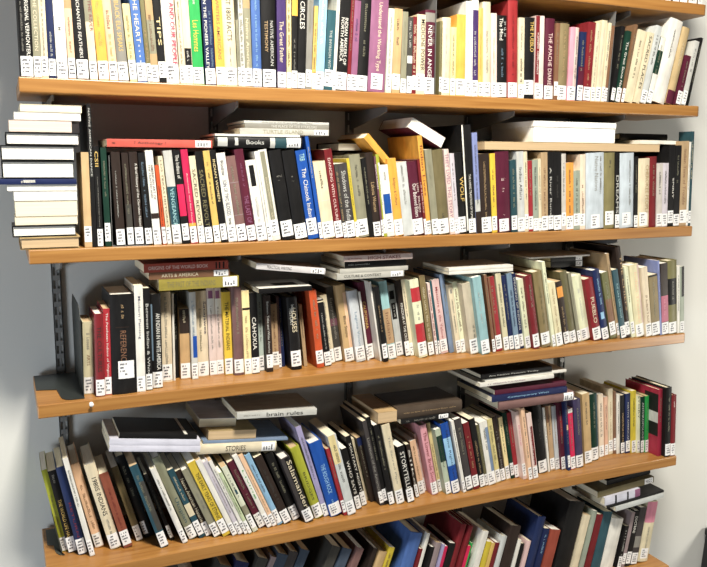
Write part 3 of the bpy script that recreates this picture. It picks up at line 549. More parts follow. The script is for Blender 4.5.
# books lying flat: shelf, x, y, z, length, thickness, tilt, colour, flags, spine marks, label
PILES = [
 (2,-0.0146,0.004,-0.3462,0.1169,0.0256,0,'tan8','pages H',[],'tan-paged hardcover at the very bottom of the leftmost tall stack'),
 (2,-0.0278,0.004,-0.3202,0.1241,0.0234,0,'black','pages H',[],'white-paged book with black cover, second from the bottom of the leftmost tall stack'),
 (2,-0.0216,0.006,-0.2964,0.1211,0.0173,0,'cream10','pages',[],'cream-paged paperback resting on the black-covered book low in the leftmost stack'),
 (2,-0.02,0.006,-0.2787,0.1204,0.0314,0,'cream10','pages',[],'thickest cream-paged paperback in the lower half of the leftmost stack'),
 (2,-0.021,0.006,-0.2469,0.1219,0.0198,0,'white','pages',[],'white-paged paperback above the thickest cream one in the leftmost stack'),
 (2,-0.0331,0.006,-0.2268,0.134,0.0136,0,'white','pages',[],'white-paged paperback directly under the thin navy book in the leftmost stack'),
 (2,-0.0526,0.002,-0.2127,0.1529,0.0111,0,'navy4','spine',[('t','-','white','.3','.45','.5'),('p','lightgrey','.33','.48','.3','.8')],'thin navy book with pale sticker jutting out left of the leftmost stack'),
 (2,-0.0409,0.004,-0.2012,0.1389,0.0357,0,'black','pages H',[],'black-covered book with greyish pages directly on the thin navy book, leftmost stack'),
 (2,-0.0412,0.004,-0.1651,0.1419,0.0306,0,'black','pages H',[],'thickest cream-paged black-covered hardcover in the upper half of the leftmost stack'),
 (2,-0.0304,0.004,-0.1341,0.1415,0.0256,0,'black','pages H',[],'white-paged black-covered hardcover, fourth from the top of the leftmost stack'),
 (2,-0.0226,0.006,-0.1081,0.1194,0.0236,0,'palepink','pages',[],'pinkish-paged paperback, third from the top of the leftmost stack'),
 (2,-0.0121,0.006,-0.0841,0.1274,0.0157,0,'white','pages',[],'white-paged paperback, second from the top of the leftmost stack'),
 (2,-0.0002,0.006,-0.068,0.1181,0.0157,0,'cream','pages',[],'cream-paged book at the very top of the leftmost tall stack'),
 (2,0.1654,0.012,-0.1349,0.2255,0.0166,0,'salmon','spine endlab',[('t','? Anthology ?','brownblack','.25','.55','.4'),('t','-','brownblack','.05','.09','.3')],'salmon red book lying flat on black books, second full shelf'),
 (2,0.3963,0.01,-0.1333,0.2067,0.0247,0,'black','spine endlab H',[('p','lightgrey','.03','.14','.1','.9'),('p','lightgrey','.22','.26','.2','.9'),('t','Books','lightgrey','.35','.55','.4'),('p','teal4','.68','.82'),('p','lightgrey','.62','.68')],'black book with blue and white spine patches lying flat, second full shelf'),
 (2,0.3969,0.01,-0.1082,0.2004,0.0048,0,'white','spine',[],'thin white booklet lying directly on the black book with the blue patch'),
 (2,0.4568,0.02,-0.103,0.2171,0.0138,0,'greywhite','spine endlab',[('t','TURTLE ISLAND','greyolive','.25','.7','.6')],'pale book with olive lettering, lowest of three stacked over the black patched book'),
 (2,0.4716,0.03,-0.0888,0.2063,0.0103,0,'grey','spine',[('t','THE PLACE OF THE FOLKLORE','lightgrey','.3','.85','.6')],'grey book, middle of the three stacked above the black patched book'),
 (2,0.4695,0.03,-0.0781,0.2085,0.0062,0,'lightgrey','spine',[('t','-','grey','.2','.8','.5')],'thin light grey booklet, topmost of three stacked above the black patched book'),
 (2,0.7263,0.09,-0.1379,0.0766,0.022,0,'black','pages H',[],'black book lying flat in the shade behind the tilted orange book'),
 (2,0.7651,0.02,-0.1066,0.0842,0.0168,-0.8059,'orange4','spine',[],'orange-spined book tilted steeply down to the right, second full shelf'),
 (2,0.8899,0.03,-0.0785,0.1074,0.0292,-0.4752,'plum3','pages',[],'maroon book with white pages facing out, tilted on the tall orange book'),
 (2,1.1042,0.012,-0.131,0.5959,0.0219,0,'cardboard','pages',[],'very wide tan book lying flat under the white box, second full shelf'),
 (2,1.6422,0.03,-0.1087,0.1375,0.0127,0,'black','pages',[],'thin black book with cream page corner lying right of the wide tan book'),
 (2,1.607,0.07,-0.0956,0.1801,0.0185,0,'black','spine H',[],'black book lying at the back right of the white box'),
 (3,0.2666,0.03,-0.4527,0.1844,0.026,0,'oliveyellow','spine endlab',[('t','THE PAST OF THE INDIANS','olive','.1','.7','.5')],'yellow-olive book, lowest of the flat pile at the left, third full shelf'),
 (3,0.2456,0.03,-0.4263,0.1845,0.0157,0,'brown','spine endlab',[('t','ARTS & AMERICA','cream','.15','.6','.5')],'brown book, middle of the flat pile at the left, third full shelf'),
 (3,0.2353,0.03,-0.4102,0.1915,0.0196,0,'brick','spine',[('t','ORIGINS OF THE WORLD BOOK','palepink','.05','.75','.4'),('p','black','.84','.86','.1','.9'),('p','black','.88','.9','.1','.9'),('p','black','.93','.95','.1','.9')],'brick red book with pale lettering, topmost of its flat pile, third full shelf'),
 (3,0.4962,0.02,-0.472,0.1332,0.0119,0,'black2','spine top:white pic:brownblack',[],'white-covered paperback with black spine under the slanting grey book, third full shelf'),
 (3,0.4898,0.02,-0.4125,0.1749,0.0146,-0.1267,'silver3','spine endlab',[('t','PRACTICAL WRITING','black','.15','.5','.5')],'grey book slanting down to the right with black lettering, third full shelf'),
 (3,0.6969,0.025,-0.4509,0.1851,0.0154,0,'greywhite','spine endlab',[('t','CULTURE & CONTEXT','black','.1','.65','.4')],'pale grey book, lowest of the central flat pile, third full shelf'),
 (3,0.7049,0.025,-0.4351,0.1883,0.0104,0,'greywhite','spine',[],'pale grey thinner book, second from bottom of the central pile, third full shelf'),
 (3,0.7203,0.03,-0.4243,0.1696,0.0174,0,'black','spine',[('t','-','lightgrey','.05','.4','.2')],'black book lying directly under the pale pink one, third full shelf'),
 (3,0.7133,0.02,-0.4065,0.1899,0.0145,0,'palepink3','spine',[('t','HIGH STAKES','darkred','.34','.82','.6'),('t','-','red3','.05','.25','.2')],'pale pink book with bold dark red lettering, topmost of the central pile'),
 (3,1.0114,0.02,-0.454,0.2002,0.0084,0,'white','spine',[],'white magazine, lower of two lying right of the tall blue-grey book'),
 (3,1.0112,0.02,-0.4451,0.2,0.0084,0,'white','spine',[],'white magazine, upper of two lying right of the tall blue-grey book'),
 (3,1.3692,0.06,-0.4581,0.1139,0.0172,0,'black','spine endlab',[],'black book with white sticker, lower of two lying flat, third full shelf right'),
 (3,1.3683,0.06,-0.4405,0.1138,0.012,0,'black','spine endlab',[],'black book, upper of two lying flat under a thin white booklet, third shelf'),
 (3,1.288,0.05,-0.4281,0.2102,0.0045,0,'white','spine',[],'thin white booklet lying over two black books, third full shelf right'),
 (4,0.1441,0.03,-0.8104,0.2077,0.0147,-0.1531,'lavwhite','spine',[],'cool white magazine, lower of two under the black book, fourth full shelf'),
 (4,0.1448,0.03,-0.7952,0.2071,0.0154,-0.1531,'lavwhite','spine',[],'cool white magazine directly under the black flat book, fourth full shelf'),
 (4,0.167,0.03,-0.7827,0.1778,0.0117,-0.1531,'black2','spine strip:white',[],'black flat book on two white magazines at the left, fourth full shelf'),
 (4,0.3443,0.04,-0.8523,0.1969,0.0246,-0.0972,'cream10','spine endlab H',[('t','STORIES','brownblack','.35','.6','.5')],'cream hardcover with white sticker lying on leaning books, fourth full shelf'),
 (4,0.3603,0.045,-0.8287,0.2135,0.0064,-0.0972,'greyblue2','spine',[],'thin blue-grey booklet lying on the cream hardcover, fourth full shelf'),
 (4,0.3737,0.05,-0.8231,0.1192,0.0223,-0.0972,'tan9','pages',[],'tan-paged paperback lying on the thin blue-grey booklet, fourth full shelf'),
 (4,0.3593,0.08,-0.7989,0.0917,0.0213,-0.0972,'lavwhite','pages',[],'white paperback behind and left of the light grey book with black title'),
 (4,0.4374,0.02,-0.7707,0.2034,0.0158,-0.069,'lightgrey','spine free',[('t','brain rules','black','.36','.82','.6'),('t','-','grey','.08','.28','.2')],'light grey book with black lower-case title on its spine, fourth full shelf'),
 (4,0.8146,0.03,-0.8349,0.0552,0.0296,0,'tan6','pages',[],'short tan-paged book lying left of the dark leather book, fourth full shelf'),
 (4,0.8817,0.03,-0.8456,0.1472,0.0131,0,'black','spine endlab',[('t','-','grey','.1','.7','.4')],'black book with white sticker lying under the dark leather book'),
 (4,0.8697,0.03,-0.8321,0.1981,0.0313,0,'leather','spine H',[('t','-','tan','.1','.9','.1')],'dark patterned leather-bound book lying flat in the middle, fourth full shelf'),
 (4,1.1778,0.015,-0.8417,0.259,0.0267,0,'mauvebrown','spine endlab H',[],'mauve-brown book with white sticker, lowest of the right flat pile, fourth shelf'),
 (4,1.1541,0.015,-0.8146,0.255,0.016,0,'navy5','spine',[('t','Contemporary West','lightblue','.2','.75','.4')],'dark navy book with pale blue lettering in the right flat pile, fourth shelf'),
 (4,1.1697,0.025,-0.7982,0.2446,0.0137,0,'plum4','spine',[],'plum red book lying on the navy one in the right pile, fourth shelf'),
 (4,1.1138,0.015,-0.767,0.2469,0.0107,0,'white','spine',[('t','-','mauve','.1','.6','.3')],'white magazine with mauve lettering, lower of two in the right pile'),
 (4,1.1326,0.02,-0.756,0.2754,0.0079,0,'white','spine',[],'white magazine directly under the black topmost book of the right pile'),
 (4,1.1192,0.015,-0.7477,0.2347,0.0157,0,'black','spine H',[('t','Art Native Peoples Today','lightgrey','.1','.8','.3')],'black hardcover with light lettering, topmost of the right pile, fourth full shelf'),
 (5,1.6125,0.01,-1.2128,0.1909,0.0144,0.0617,'silver','spine',[],'silver-grey book, lowest of the slanting pile on the lowest shelf'),
 (5,1.5811,0.015,-1.1999,0.2277,0.0071,0.0617,'black','spine',[],'thin black book lying on the silver-grey book, lowest shelf'),
 (5,1.5777,0.02,-1.1926,0.1378,0.0253,0.0617,'lavwhite','spine',[('p','black','.28','.33'),('p','black','.62','.67'),('p','mauve','.85','1')],'white book with black bars on its edge lying flat, lowest shelf'),
 (5,1.5575,0.03,-1.1681,0.2218,0.02,0.0617,'olive3','spine endlab',[],'olive book with white sticker lying above the barred white book, lowest shelf'),
 (5,1.6089,0.05,-1.1444,0.1734,0.0147,0.0617,'black','spine',[],'black thin book, topmost of the flat pile at the right, lowest shelf'),
]
BOXZ = -0.1091; BE3 = 0.0968; BE4 = 0.0377
# ---------------------------------------------------------------- the setting
V, F = [], []; box(V, F, -3.2, 4.2, WALL, WALL + .12, 0, 2.8)
wl = mesh_obj('wall_back', V, F, WALLM); tag(wl, None, None, kind='structure')
V, F = [], []; box(V, F, -3.2, 4.2, -3.2, WALL + .12, -.1, 0)
fl = mesh_obj('floor', V, F, plain_mat('floor_vinyl', (.20, .19, .17), .5)); tag(fl, None, None, kind='structure')
# ---------------------------------------------------------------- wall rails and brackets
ORD = ['first', 'second', 'third', 'fourth', 'fifth', 'sixth']
SHN = {0: 'uppermost shelf', 1: 'top full shelf', 2: 'second full shelf', 3: 'third full shelf', 4: 'fourth full shelf', 5: 'lowest shelf'}
RX = [.064] + [.08 + .376 * i for i in range(1, 5)]
for i, rx in enumerate(RX):
    V, F = [], []; y1 = WALL - .0005; y0 = WALL - .013; hw = .0105
    box(V, F, rx - hw, rx - hw + .002, y0, y1, .25, 2.35); box(V, F, rx + hw - .002, rx + hw, y0, y1, .25, 2.35)
    z = .25                                     # front web broken by pairs of slots
    box(V, F, rx - hw, rx - .0075, y0, y0 + .0015, .25, 2.35); box(V, F, rx + .0075, rx + hw, y0, y0 + .0015, .25, 2.35); box(V, F, rx - .0022, rx + .0022, y0, y0 + .0015, .25, 2.35)
    while z < 2.34:
        box(V, F, rx - .0075, rx - .0022, y0, y0 + .0015, z, z + .012); box(V, F, rx + .0022, rx + .0075, y0, y0 + .0015, z, z + .012); z += .032
    o = mesh_obj('shelf_rail', V, F, METAL); o['kind'] = 'thing'
    tag(o, 'slotted grey metal wall rail behind the shelves, %s from the left' % ORD[i], 'rail', 'slotted wall rails holding the shelves')
for s in range(6):
    for i, rx in enumerate(RX):
        zt = surf(s, rx) - TH - .0006
        P2 = [(WALL - .0135, 0), (.035, 0), (.035, -.012), (.06, -.018), (WALL - .0135, -.048)]
        hx = .0022
        V = [(rx - hx, y, zt + z) for y, z in P2] + [(rx + hx, y, zt + z) for y, z in P2]; n = len(P2)
        F = [tuple(range(n)), tuple(reversed(range(n, 2 * n)))] + [(i_, n + i_, n + (i_ + 1) % n, (i_ + 1) % n) for i_ in range(n)]
        o = mesh_obj('shelf_bracket', V, F, METAL); o['kind'] = 'thing'
        tag(o, 'metal bracket under the %s on the %s wall rail from the left' % (SHN[s], ORD[i]), 'bracket', 'metal shelf brackets')
# ---------------------------------------------------------------- shelf boards
for s in range(6):
    zl, zr = SH[s]; V = []; F = []
    n = 14
    x0, x1 = (0, L) if s else (-.35, L)  # uppermost board lengthened out of view to the left to shade the wall
    out = [(x0, 0)]
    r = .016 if s < 2 else .005
    for q in range(6): t = -math.pi / 2 + q * math.pi / 2 / 5; out.append((x1 + .009 - r + r * math.cos(t), r + r * math.sin(t)))
    out += [(x1 + .009, WALL - .014), (x0, WALL - .014)]
    zf = lambda x, d: zl + (zr - zl) * x / L + ZO - d
    k = len(out)
    V = [(x, y, zf(x, TH)) for x, y in out] + [(x, y, zf(x, 0)) for x, y in out]
    F = [tuple(reversed(range(k))), tuple(range(k, 2 * k))] + [(i, (i + 1) % k, k + (i + 1) % k, k + i) for i in range(k)]
    o = mesh_obj('shelf_board', V, F, WOOD); o['kind'] = 'thing'; bevel(o, .0022, 2)
    tag(o, ['orange-brown wooden shelf board at the very top, its front seen at the upper right', 'wooden shelf board with rounded right end, topmost of the full-length shelves',
        'wooden shelf board below the tall leftmost stack of cream-paged books', 'wooden shelf board with a white pushpin in its front edge',
        'wooden shelf board carrying the strongly leaning books', 'lowest wooden shelf board, only its right end visible'][s], 'shelf', 'wooden shelf boards')
# ---------------------------------------------------------------- lettering
TXT = {}
def text_geo(words):
    for t in words:
        cu = bpy.data.curves.new('t', 'FONT'); cu.body = t; cu.resolution_u = 2; cu.offset = .002; cu.size = 1
        o = bpy.data.objects.new('t', cu); C.objects.link(o); TXT[t] = o
    dg = bpy.context.evaluated_depsgraph_get(); dg.update()
    for t, o in list(TXT.items()):
        me = bpy.data.meshes.new_from_object(o.evaluated_get(dg))
        vs_ = [v.co.copy() for v in me.vertices]; fs = [tuple(p.vertices) for p in me.polygons]
        x0 = min(v.x for v in vs_); x1 = max(v.x for v in vs_); y0 = min(v.y for v in vs_); y1 = max(v.y for v in vs_)
        TXT[t] = ([((v.x - x0) / (x1 - x0), (v.y - y0) / (y1 - y0)) for v in vs_], fs)
        cu = o.data; bpy.data.objects.remove(o); bpy.data.curves.remove(cu); bpy.data.meshes.remove(me)
def scribble(rnd, n):
    """small unreadable letter-like strokes filling a unit line"""
    V, F = [], []; x = 0.
    st = 1. / n
    for i in range(n):
        if rnd.random() < .16: continue
        a_, b_ = (i + .1) * st, (i + .82) * st; lo = 0 if rnd.random() < .8 else .1; hi = 1 if rnd.random() < .4 else .75
        t_ = st * .19; k = rnd.randrange(4); R_ = [(a_, a_ + t_, lo, hi)]
        if k != 1: R_.append((b_ - t_, b_, lo, hi * .95))
        if k in (0, 2): R_.append((a_, b_, hi - .2, hi))
        if k in (1, 2, 3): R_.append((a_, b_, lo, lo + .2))
        if k == 3: R_.append((a_, b_, .4, .58))
        for (p, q, u, v) in R_:
            m = len(V); V += [(p, u), (q, u), (q, v), (p, v)]; F.append((m, m + 1, m + 2, m + 3))
    return V, F
# ---------------------------------------------------------------- one book
def profile(w_, hard, x):
    """how far the spine stands in front of its edges at x"""
    u = 2 * x / w_ - 1
    b_ = min(.0035, .13 * w_) if hard else min(.0006, .05 * w_)
    return -b_ * (1 - u * u)
def strip(w_, hard, xa, xb, z0, z1, off, n=6):
    V, F = [], []
    n = n if hard else 3
    for i in range(n + 1):
        x = xa + (xb - xa) * i / n; y = profile(w_, hard, x) - off + (.0 if hard else .0)
        V += [(x, y, z0), (x, y, z1)]
    for i in range(n): F.append((2 * i, 2 * i + 2, 2 * i + 3, 2 * i + 1))
    return V, F
def make_book(name, w_, h, d, col, hard, label, extras, seed, pages='cream'):
    rnd = random.Random(seed)
    root = bpy.data.objects.new(name, None); C.objects.link(root); root.empty_display_size = .02
    t = min(.0026 if hard else .0007, w_ * .18); hinge = .0035 if hard else .0006
    n = 10 if hard else 4
    outer = [(w_ * i / n, profile(w_, hard, w_ * i / n) + hinge) for i in range(n + 1)]
    poly = [(0, d)] + outer + [(w_, d), (w_ - t, d), (w_ - t, hinge + t + .001), (t, hinge + t + .001)]
    for i in range(len(poly)):
        poly[i] = (poly[i][0], poly[i][1] if poly[i][1] > .02 else poly[i][1])
    V, F = extrude(poly, 0, h)
    # the covered U shape: caps are triangulated by splitting into spine, left and right boards
    mesh_cov = mesh_obj('cover', V, F, cover_mat(col), root)
    ins = .003 if hard else .0004
    V, F = [], []; box(V, F, t + .0001, w_ - t - .0001, hinge + t + .0012, d - ins, ins, h - ins)
    if d > .05: mesh_obj('pages', V, F, page_mat(pages), root)
    off0 = -hinge
    ztop = lambda f: h * (1 - f)
    for e in extras:
        if e[0] == 'p':
            c_, a_, b_ = e[1], float(e[2]), float(e[3]); xa, xb = (float(e[4]), float(e[5])) if len(e) > 5 else (0, 1)
            V, F = strip(w_, hard, w_ * xa + .0001, w_ * xb - .0001, max(ztop(b_), .0004), ztop(a_) - .0004, off0 + .00015)
            mesh_obj('spine_band', V, F, cover_mat(c_), root, smooth=hard)
    for e in extras:
        if e[0] == 't':
            txt, c_, a_, b_, wf = e[1], e[2], float(e[3]), float(e[4]), float(e[5]); xc = float(e[6]) if len(e) > 6 else .5
            if b_ <= a_: continue
            wf = min(wf, (.0060 if txt == '-' else .0125) / w_)
            if txt == '-': vv, ff = scribble(rnd, max(3, int((b_ - a_) * h / (w_ * wf) * 1.35)))
            elif txt in '??': continue
            else: vv, ff = TXT[txt]
            z0, z1 = ztop(a_), ztop(b_); gx = w_ * wf
            if len(e) > 6 and xc > .5 and len(e) == 7: x_ = w_ * xc - gx * .5
            elif len(e) > 6: x_ = w_ * xc - gx * .5
            else: x_ = w_ * .5 - gx * .5
            x_ = min(max(x_, w_ * .03), w_ * .97 - gx)
            yb = min(profile(w_, hard, x_), profile(w_, hard, x_ + gx), profile(w_, hard, x_ + gx / 2))
            V = [(x_ + v * gx, yb + hinge - .0003, z0 + (z1 - z0) * u) for u, v in vv]
            mesh_obj('spine_lettering', V, ff, ink_mat(c_), root)
    if label:
        za, zb, xa, xb = label
        V, F = strip(w_, hard, xa, xb, za, zb, off0 + .0005)
        mi = [0] * len(F)
        lw = xb - xa; mid = (xa + xb) / 2
        rows = 4; rh = (zb - za) / (rows + 1.2)
        yb = min(profile(w_, hard, xa + .001), profile(w_, hard, mid)) + hinge - .0008
        gw = min(lw * .62, .016)
        left = xa + min(lw * .16, .004)
        for r in range(rows):
            z = zb - rh * (r + .95); x = left; end = left + gw * rnd.uniform(.45, 1)
            while x < end:
                q = rnd.uniform(.0009, .0022)
                if rnd.random() < .8:
                    k = len(V); V += [(x, yb, z - rh * .24), (x + q, yb, z - rh * .24), (x + q, yb, z + rh * .24), (x, yb, z + rh * .24)]; F.append((k, k + 1, k + 2, k + 3)); mi.append(1)
                x += q + .0006
        mesh_obj('call_number_label', V, F, [STICK, INK], root, mi)
    return root
def lettering_words(ex):
    q = [e for e in ex if e[0] == 't' and e[1] not in ('?',) and float(e[4]) > float(e[3])]
    return q
def colour_words(n): b_ = base_name(n); return NICE.get(b_, b_)
def decor(ex, col):
    q = lettering_words(ex); p = [e for e in ex if e[0] == 'p']
    s_ = ''
    if q and colour_words(q[0][2]) != colour_words(col): s_ = ' with %s lettering' % colour_words(q[0][2])
    if p and colour_words(p[0][1]) != colour_words(col): s_ += (' and a %s band' if s_ else ' with a %s band') % colour_words(p[0][1])
    return s_
SHORT = {0: 'uppermost shelf', 1: 'top full shelf', 2: 'second full shelf', 3: 'third full shelf', 4: 'fourth full shelf', 5: 'lowest shelf'}
def nth(i):
    return str(i) + ('th' if 10 <= i % 100 <= 20 else {1: 'st', 2: 'nd', 3: 'rd'}.get(i % 10, 'th'))
text_geo(sorted({e[1] for b_ in BOOKS for e in b_[9] if e[0] == 't' and e[1] not in ('-', '?')} | {e[1] for b_ in PILES for e in b_[9] if e[0] == 't' and e[1] not in ('-', '?')}))
ROOTS = []
def place(root, mat): root.matrix_world = mat
PX = next(b_[1] for b_ in BOOKS if b_[0] == 2 and 'P' in b_[7])
byshelf = {}
for b_ in BOOKS: byshelf.setdefault(b_[0], []).append(b_)
DARKPAGE = {'tan', 'olive', 'brown', 'gold'}
for s, lst in byshelf.items():
    for i, (s_, x, y, w_, h, th, col, fl, lab, ex) in enumerate(lst):
        zs = surf(s, x)
        if s == 2 and PX < x < PX + .077: zs += .0012        # these stand on the base plate of the bookend
        if th >= 0: lift = w_ * math.sin(th)
        else: lift = 0
        Mx = Matrix.Translation((x, y, zs + lift + .0002)) @ Matrix.Rotation(th, 4, 'Y')
        if 'P' in fl:
            V, F = [], []; box(V, F, 0, .0012, .004, WALL - .03 - y, 0, h); 
            root = bpy.data.objects.new('bookend', None); C.objects.link(root)
            q = mesh_obj('upright_plate', V, F, METAL, root)
            if s == 2:
                V, F = [], []; box(V, F, .0014, .075, -.007, .12, 0, .0008); mesh_obj('base_plate', V, F, METAL, root)
            root.matrix_world = Mx
            tag(root, {1: 'grey metal bookend plate standing between books on the top full shelf, ' + ('left one' if x < 1.3 else 'right one'), 2: 'grey metal bookend with base plate under dark books, second full shelf'}[s], 'bookend')
            continue
        hard = 'H' in fl
        d = min(max(.62 * h, .11) if not hard else .68 * h, WALL - .02 - y - (abs(th) * .0))
        d = min(d, .19)
        if 'S' in fl: d = .05
        if lab == 'none': label = None
        else:
            if len(lab) == 4: za, zb, xa, xb = lab
            else:
                r = random.Random(i * 7 + s); za = .002 if r.random() < .7 else r.uniform(.004, .012); zb = za + r.uniform(.033, .040)
                lw = min(w_ * .96, .030); xa = w_ / 2 - lw / 2; xb = w_ / 2 + lw / 2
            label = (za, zb, xa, xb)
        ex = [e for e in ex]
        if not [e for e in ex if e[0] == 't'] and w_ > .006 and s != 5:
            lum = sum(rgb(col)); ex.append(('t', '-', 'darkgrey' if lum > .8 else 'greyolive', .12, .12 + random.Random(i).uniform(.3, .6), .3))
        r = random.Random(s * 100 + i)
        pg = r.choice(['white', 'cream', 'cream', 'white', 'tan'] if s < 4 else ['white', 'cream', 'white', 'cream', 'tan'])
        root = make_book('hardcover_book' if hard else 'paperback_book', w_, h, d, col, hard, label, ex, s * 1000 + i, pg)
        if 'C' in fl:      # printed picture on the visible left cover of the book that juts out
            V, F = [], []; box(V, F, -.0004, 0, .004, .06, h * .30, h * .93); box(V, F, -.0006, -.0004, .004, .06, h * .50, h * .66)
            mesh_obj('cover_picture', V, F, [cover_mat('black'), cover_mat('lightgrey')], root, [0] * 6 + [1] * 6)
        root.matrix_world = Mx
        thick = 'thick ' if w_ > .026 else ('slim ' if w_ < .011 else '')
        kind = 'hardcover' if hard else 'paperback'
        lc = colour_words(lst[i - 1][6]) if i > 0 and 'P' not in lst[i - 1][7] else None
        rc = colour_words(lst[i + 1][6]) if i + 1 < len(lst) and 'P' not in lst[i + 1][7] else None
        A = '%s%s %s%s, %s' % (thick, colour_words(col), kind, decor(ex if s != 5 else [], col), SHORT[s])
        ROOTS.append((root, A, lc, rc, i + 1, s, 'upright books on the ' + SHORT[s], (thick, colour_words(col), kind)))
def finish_labels():
    from collections import Counter
    def nw(t): return len(t.split())
    opt = {}
    for (root, A, lc, rc, i, s, grp, q) in ROOTS:
        o1 = []
        if lc and rc: o1.append(A + (', between %s and %s books' % (lc, rc) if lc != rc else ', between two %s books' % lc))
        short = '%s%s %s, %s' % (q[0], q[1], q[2], SHORT[s])
        if lc and rc: o1.append(short + (', between %s and %s books' % (lc, rc) if lc != rc else ', between two %s books' % lc))
        o1.append(short + ', ' + nth(i) + ' upright from the left')
        opt[root.name] = [t for t in o1 if nw(t) <= 16]
    cnt = Counter(t for v in opt.values() for t in v)
    for (root, A, lc, rc, i, s, grp, q) in ROOTS:
        v = opt[root.name]
        t = next((t for t in v if cnt[t] == 1), v[-1])
        tag(root, t, 'book', grp)
finish_labels()
# ---------------------------------------------------------------- books lying on top of the rows
for i, (s, x, y, z, ln, t, tilt, col, fl, ex, label) in enumerate(PILES):
    hard = 'H' in fl; pages = 'pages' in fl; mag = t < .0095 and not pages
    d = min(ln * (.72 if ln > .17 else .95), .19, WALL - .02 - y) if ln < .3 else .205
    d = max(d, .12) if ln > .12 else min(.17, WALL - .03 - y)
    d = min(d, WALL - .016 - y)
    nm = 'magazine' if mag else ('hardcover_book' if hard else 'paperback_book')
    if col.startswith('cardboard'): nm = 'hardcover_book'
    lab = None
    if 'endlab' in fl: 
        a_ = .004; lab = (a_, a_ + min(.034, ln * .2), t * .06, t * .94)
    pg = 'cream'
    cv = col
    if pages:
        pg = {'tan': 'tan', 'palepink': 'pink', 'plum': 'white', 'black': 'white', 'white': 'white', 'cardboard': 'tan'}.get(base_name(col), 'cream')
    root = make_book(nm, t, ln, d, cv, hard, lab, [e for e in ex], 9000 + i, pg)
    tm = Matrix.Translation((x, y, z + ZO)) @ Matrix.Rotation(-tilt, 4, 'Y')
    if not pages: Mx = tm @ Matrix.Translation((ln, 0, 0)) @ Matrix.Rotation(-math.pi / 2, 4, 'Y')
    else: Mx = tm @ Matrix.Translation((0, d, 0)) @ Matrix.Rotation(math.pi, 4, 'Z') @ Matrix.Rotation(-math.pi / 2, 4, 'Y')
    for f_ in fl.split():
        if f_.startswith('top:'):      # printed front cover, seen from above
            V, F = [], []; box(V, F, t, t + .0002, .002, d - .001, .001, ln - .001); mesh_obj('front_cover', V, F, cover_mat(f_[4:]), root)
        if f_.startswith('pic:'):
            V, F = [], []; box(V, F, t + .0002, t + .0003, .25 * d, .6 * d, .18 * ln, .62 * ln); mesh_obj('cover_picture', V, F, cover_mat(f_[4:]), root)
        if f_.startswith('strip:'):
            V, F = [], []; box(V, F, t + .0002, t + .0003, .0, d, .13 * ln, .17 * ln); mesh_obj('cover_stripe', V, F, cover_mat(f_[6:]), root)
    root.matrix_world = Mx
    tag(root, label, 'magazine' if mag else 'book', 'books lying flat on top of the rows, ' + SHORT[s])
# ---------------------------------------------------------------- white box on the second full shelf
root = bpy.data.objects.new('document_box', None); C.objects.link(root)
bw, bd, bh = .278, .20, .052
bxm = plain_mat('box_board', (.86, .84, .78), .7)
V, F = [], []; box(V, F, 0, bw, 0, bd, 0, bh - .012); o = mesh_obj('box_body', V, F, bxm, root); bevel(o, .001)
V, F = [], []; box(V, F, -.0015, bw + .0015, -.0015, bd + .0015, bh - .0118, bh + .004); o = mesh_obj('lid', V, F, bxm, root); bevel(o, .001)
root.location = (1.264, .022, BOXZ + ZO + .0006)
tag(root, 'plain white cardboard box lying on the wide tan book, second full shelf', 'box')
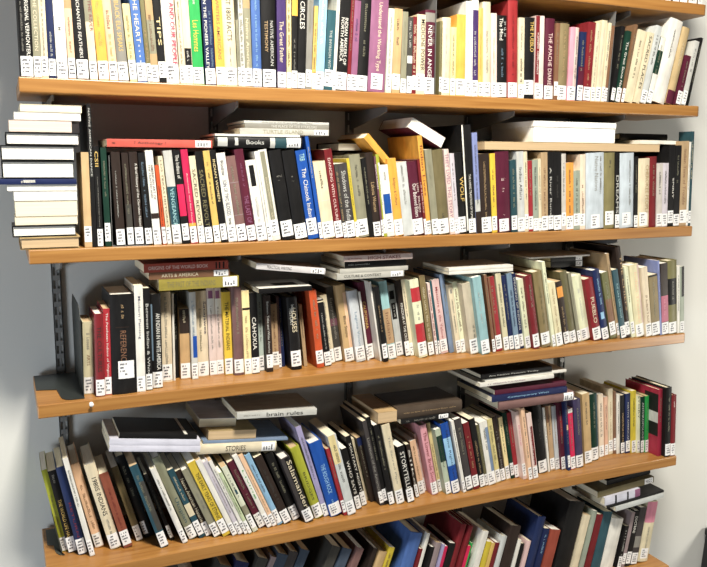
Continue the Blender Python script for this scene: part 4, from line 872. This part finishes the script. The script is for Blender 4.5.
# ---------------------------------------------------------------- bookends at the left ends
def bookend(name, x, s, y0, w_, d, h, lean, mat, label):
    root = bpy.data.objects.new(name, None); C.objects.link(root)
    out = [(-w_, d)] + [(-w_, d * .45), (-w_ * .55, d * .40), (-w_ * .5, .03)] + [(-w_ * .5 + .02 * (1 - math.cos(t_)), .03 - .03 * math.sin(t_)) for t_ in (.5, 1, math.pi / 2)] + [(0, 0), (0, d)]
    V, F = extrude(out, 0, .0016); mesh_obj('base_plate', V, F, mat, root)
    P2 = [(.01, 0.0016), (d, .0016), (d, h * .86), (d - .03, h), (.04, h), (.01, h * .86)]; n = len(P2)
    k = math.tan(lean)
    V = [(-.0014 + k * z, yy, z) for yy, z in P2] + [(k * z, yy, z) for yy, z in P2]
    F = [tuple(range(n)), tuple(reversed(range(n, 2 * n)))] + [(i_, n + i_, n + (i_ + 1) % n, (i_ + 1) % n) for i_ in range(n)]
    mesh_obj('upright_plate', V, F, mat, root)
    root.location = (x, y0, surf(s, max(x, 0)) + .0003)
    tag(root, label, 'bookend')
bookend('bookend', BE3, 3, .012, .095, .235, .20, 0, DARKMETAL, 'black metal bookend at the left end of the third full shelf, below the stack')
bookend('bookend', BE4, 4, .09, .03, .15, .10, -.17, plain_mat('green_enamel', (.05, .055, .045), .5), 'small dark grey-green bookend at the left end of the fourth full shelf')
# ---------------------------------------------------------------- pushpin
prof = [(0, 0), (.0042, 0), (.0046, -.001), (.0030, -.0022), (.0022, -.006), (.0040, -.0075), (.0048, -.0085), (.0044, -.0098), (0, -.0102)]
V, F = [], []; n = 14
for r, yy in prof: V += [(r * math.cos(2 * math.pi * k / n), yy, r * math.sin(2 * math.pi * k / n)) for k in range(n)]
for j in range(len(prof) - 1): F += [(j * n + k, j * n + (k + 1) % n, (j + 1) * n + (k + 1) % n, (j + 1) * n + k) for k in range(n)]
pin = mesh_obj('pushpin', V, F, plain_mat('pin_plastic', (.85, .83, .8), .3), smooth=True)
pin.location = (.1085, -.0002, -.6862 + ZO); tag(pin, 'small white round pushpin in the front edge of a wooden shelf', 'pushpin')
# ---------------------------------------------------------------- black bin on the floor, right edge of the photo
root = bpy.data.objects.new('waste_bin', None); C.objects.link(root)
def taper(x0, x1, y0, y1, z0, z1, e):
    V = [(x0-e,y0-e,z0),(x1+e,y0-e,z0),(x1+e,y1,z0),(x0-e,y1,z0),(x0,y0,z1),(x1,y0,z1),(x1,y1,z1),(x0,y1,z1)]
    F = [(0,3,2,1),(4,5,6,7),(0,1,5,4),(1,2,6,5),(2,3,7,6),(3,0,4,7)]; return V, F
BL = plain_mat('black_plastic', (.012, .012, .013), .45)
V, F = taper(0, .30, 0, .24, 0, .318, .03); o = mesh_obj('bin_body', V, F, BL, root); bevel(o, .006, 3)
V, F = [], []; box(V, F, -.004, .304, -.004, .24, .3185, .345); o = mesh_obj('rim', V, F, BL, root); bevel(o, .004, 3)
root.location = (2.285, .02, 0); tag(root, 'black plastic bin on the floor, just entering at the lower right edge', 'bin')
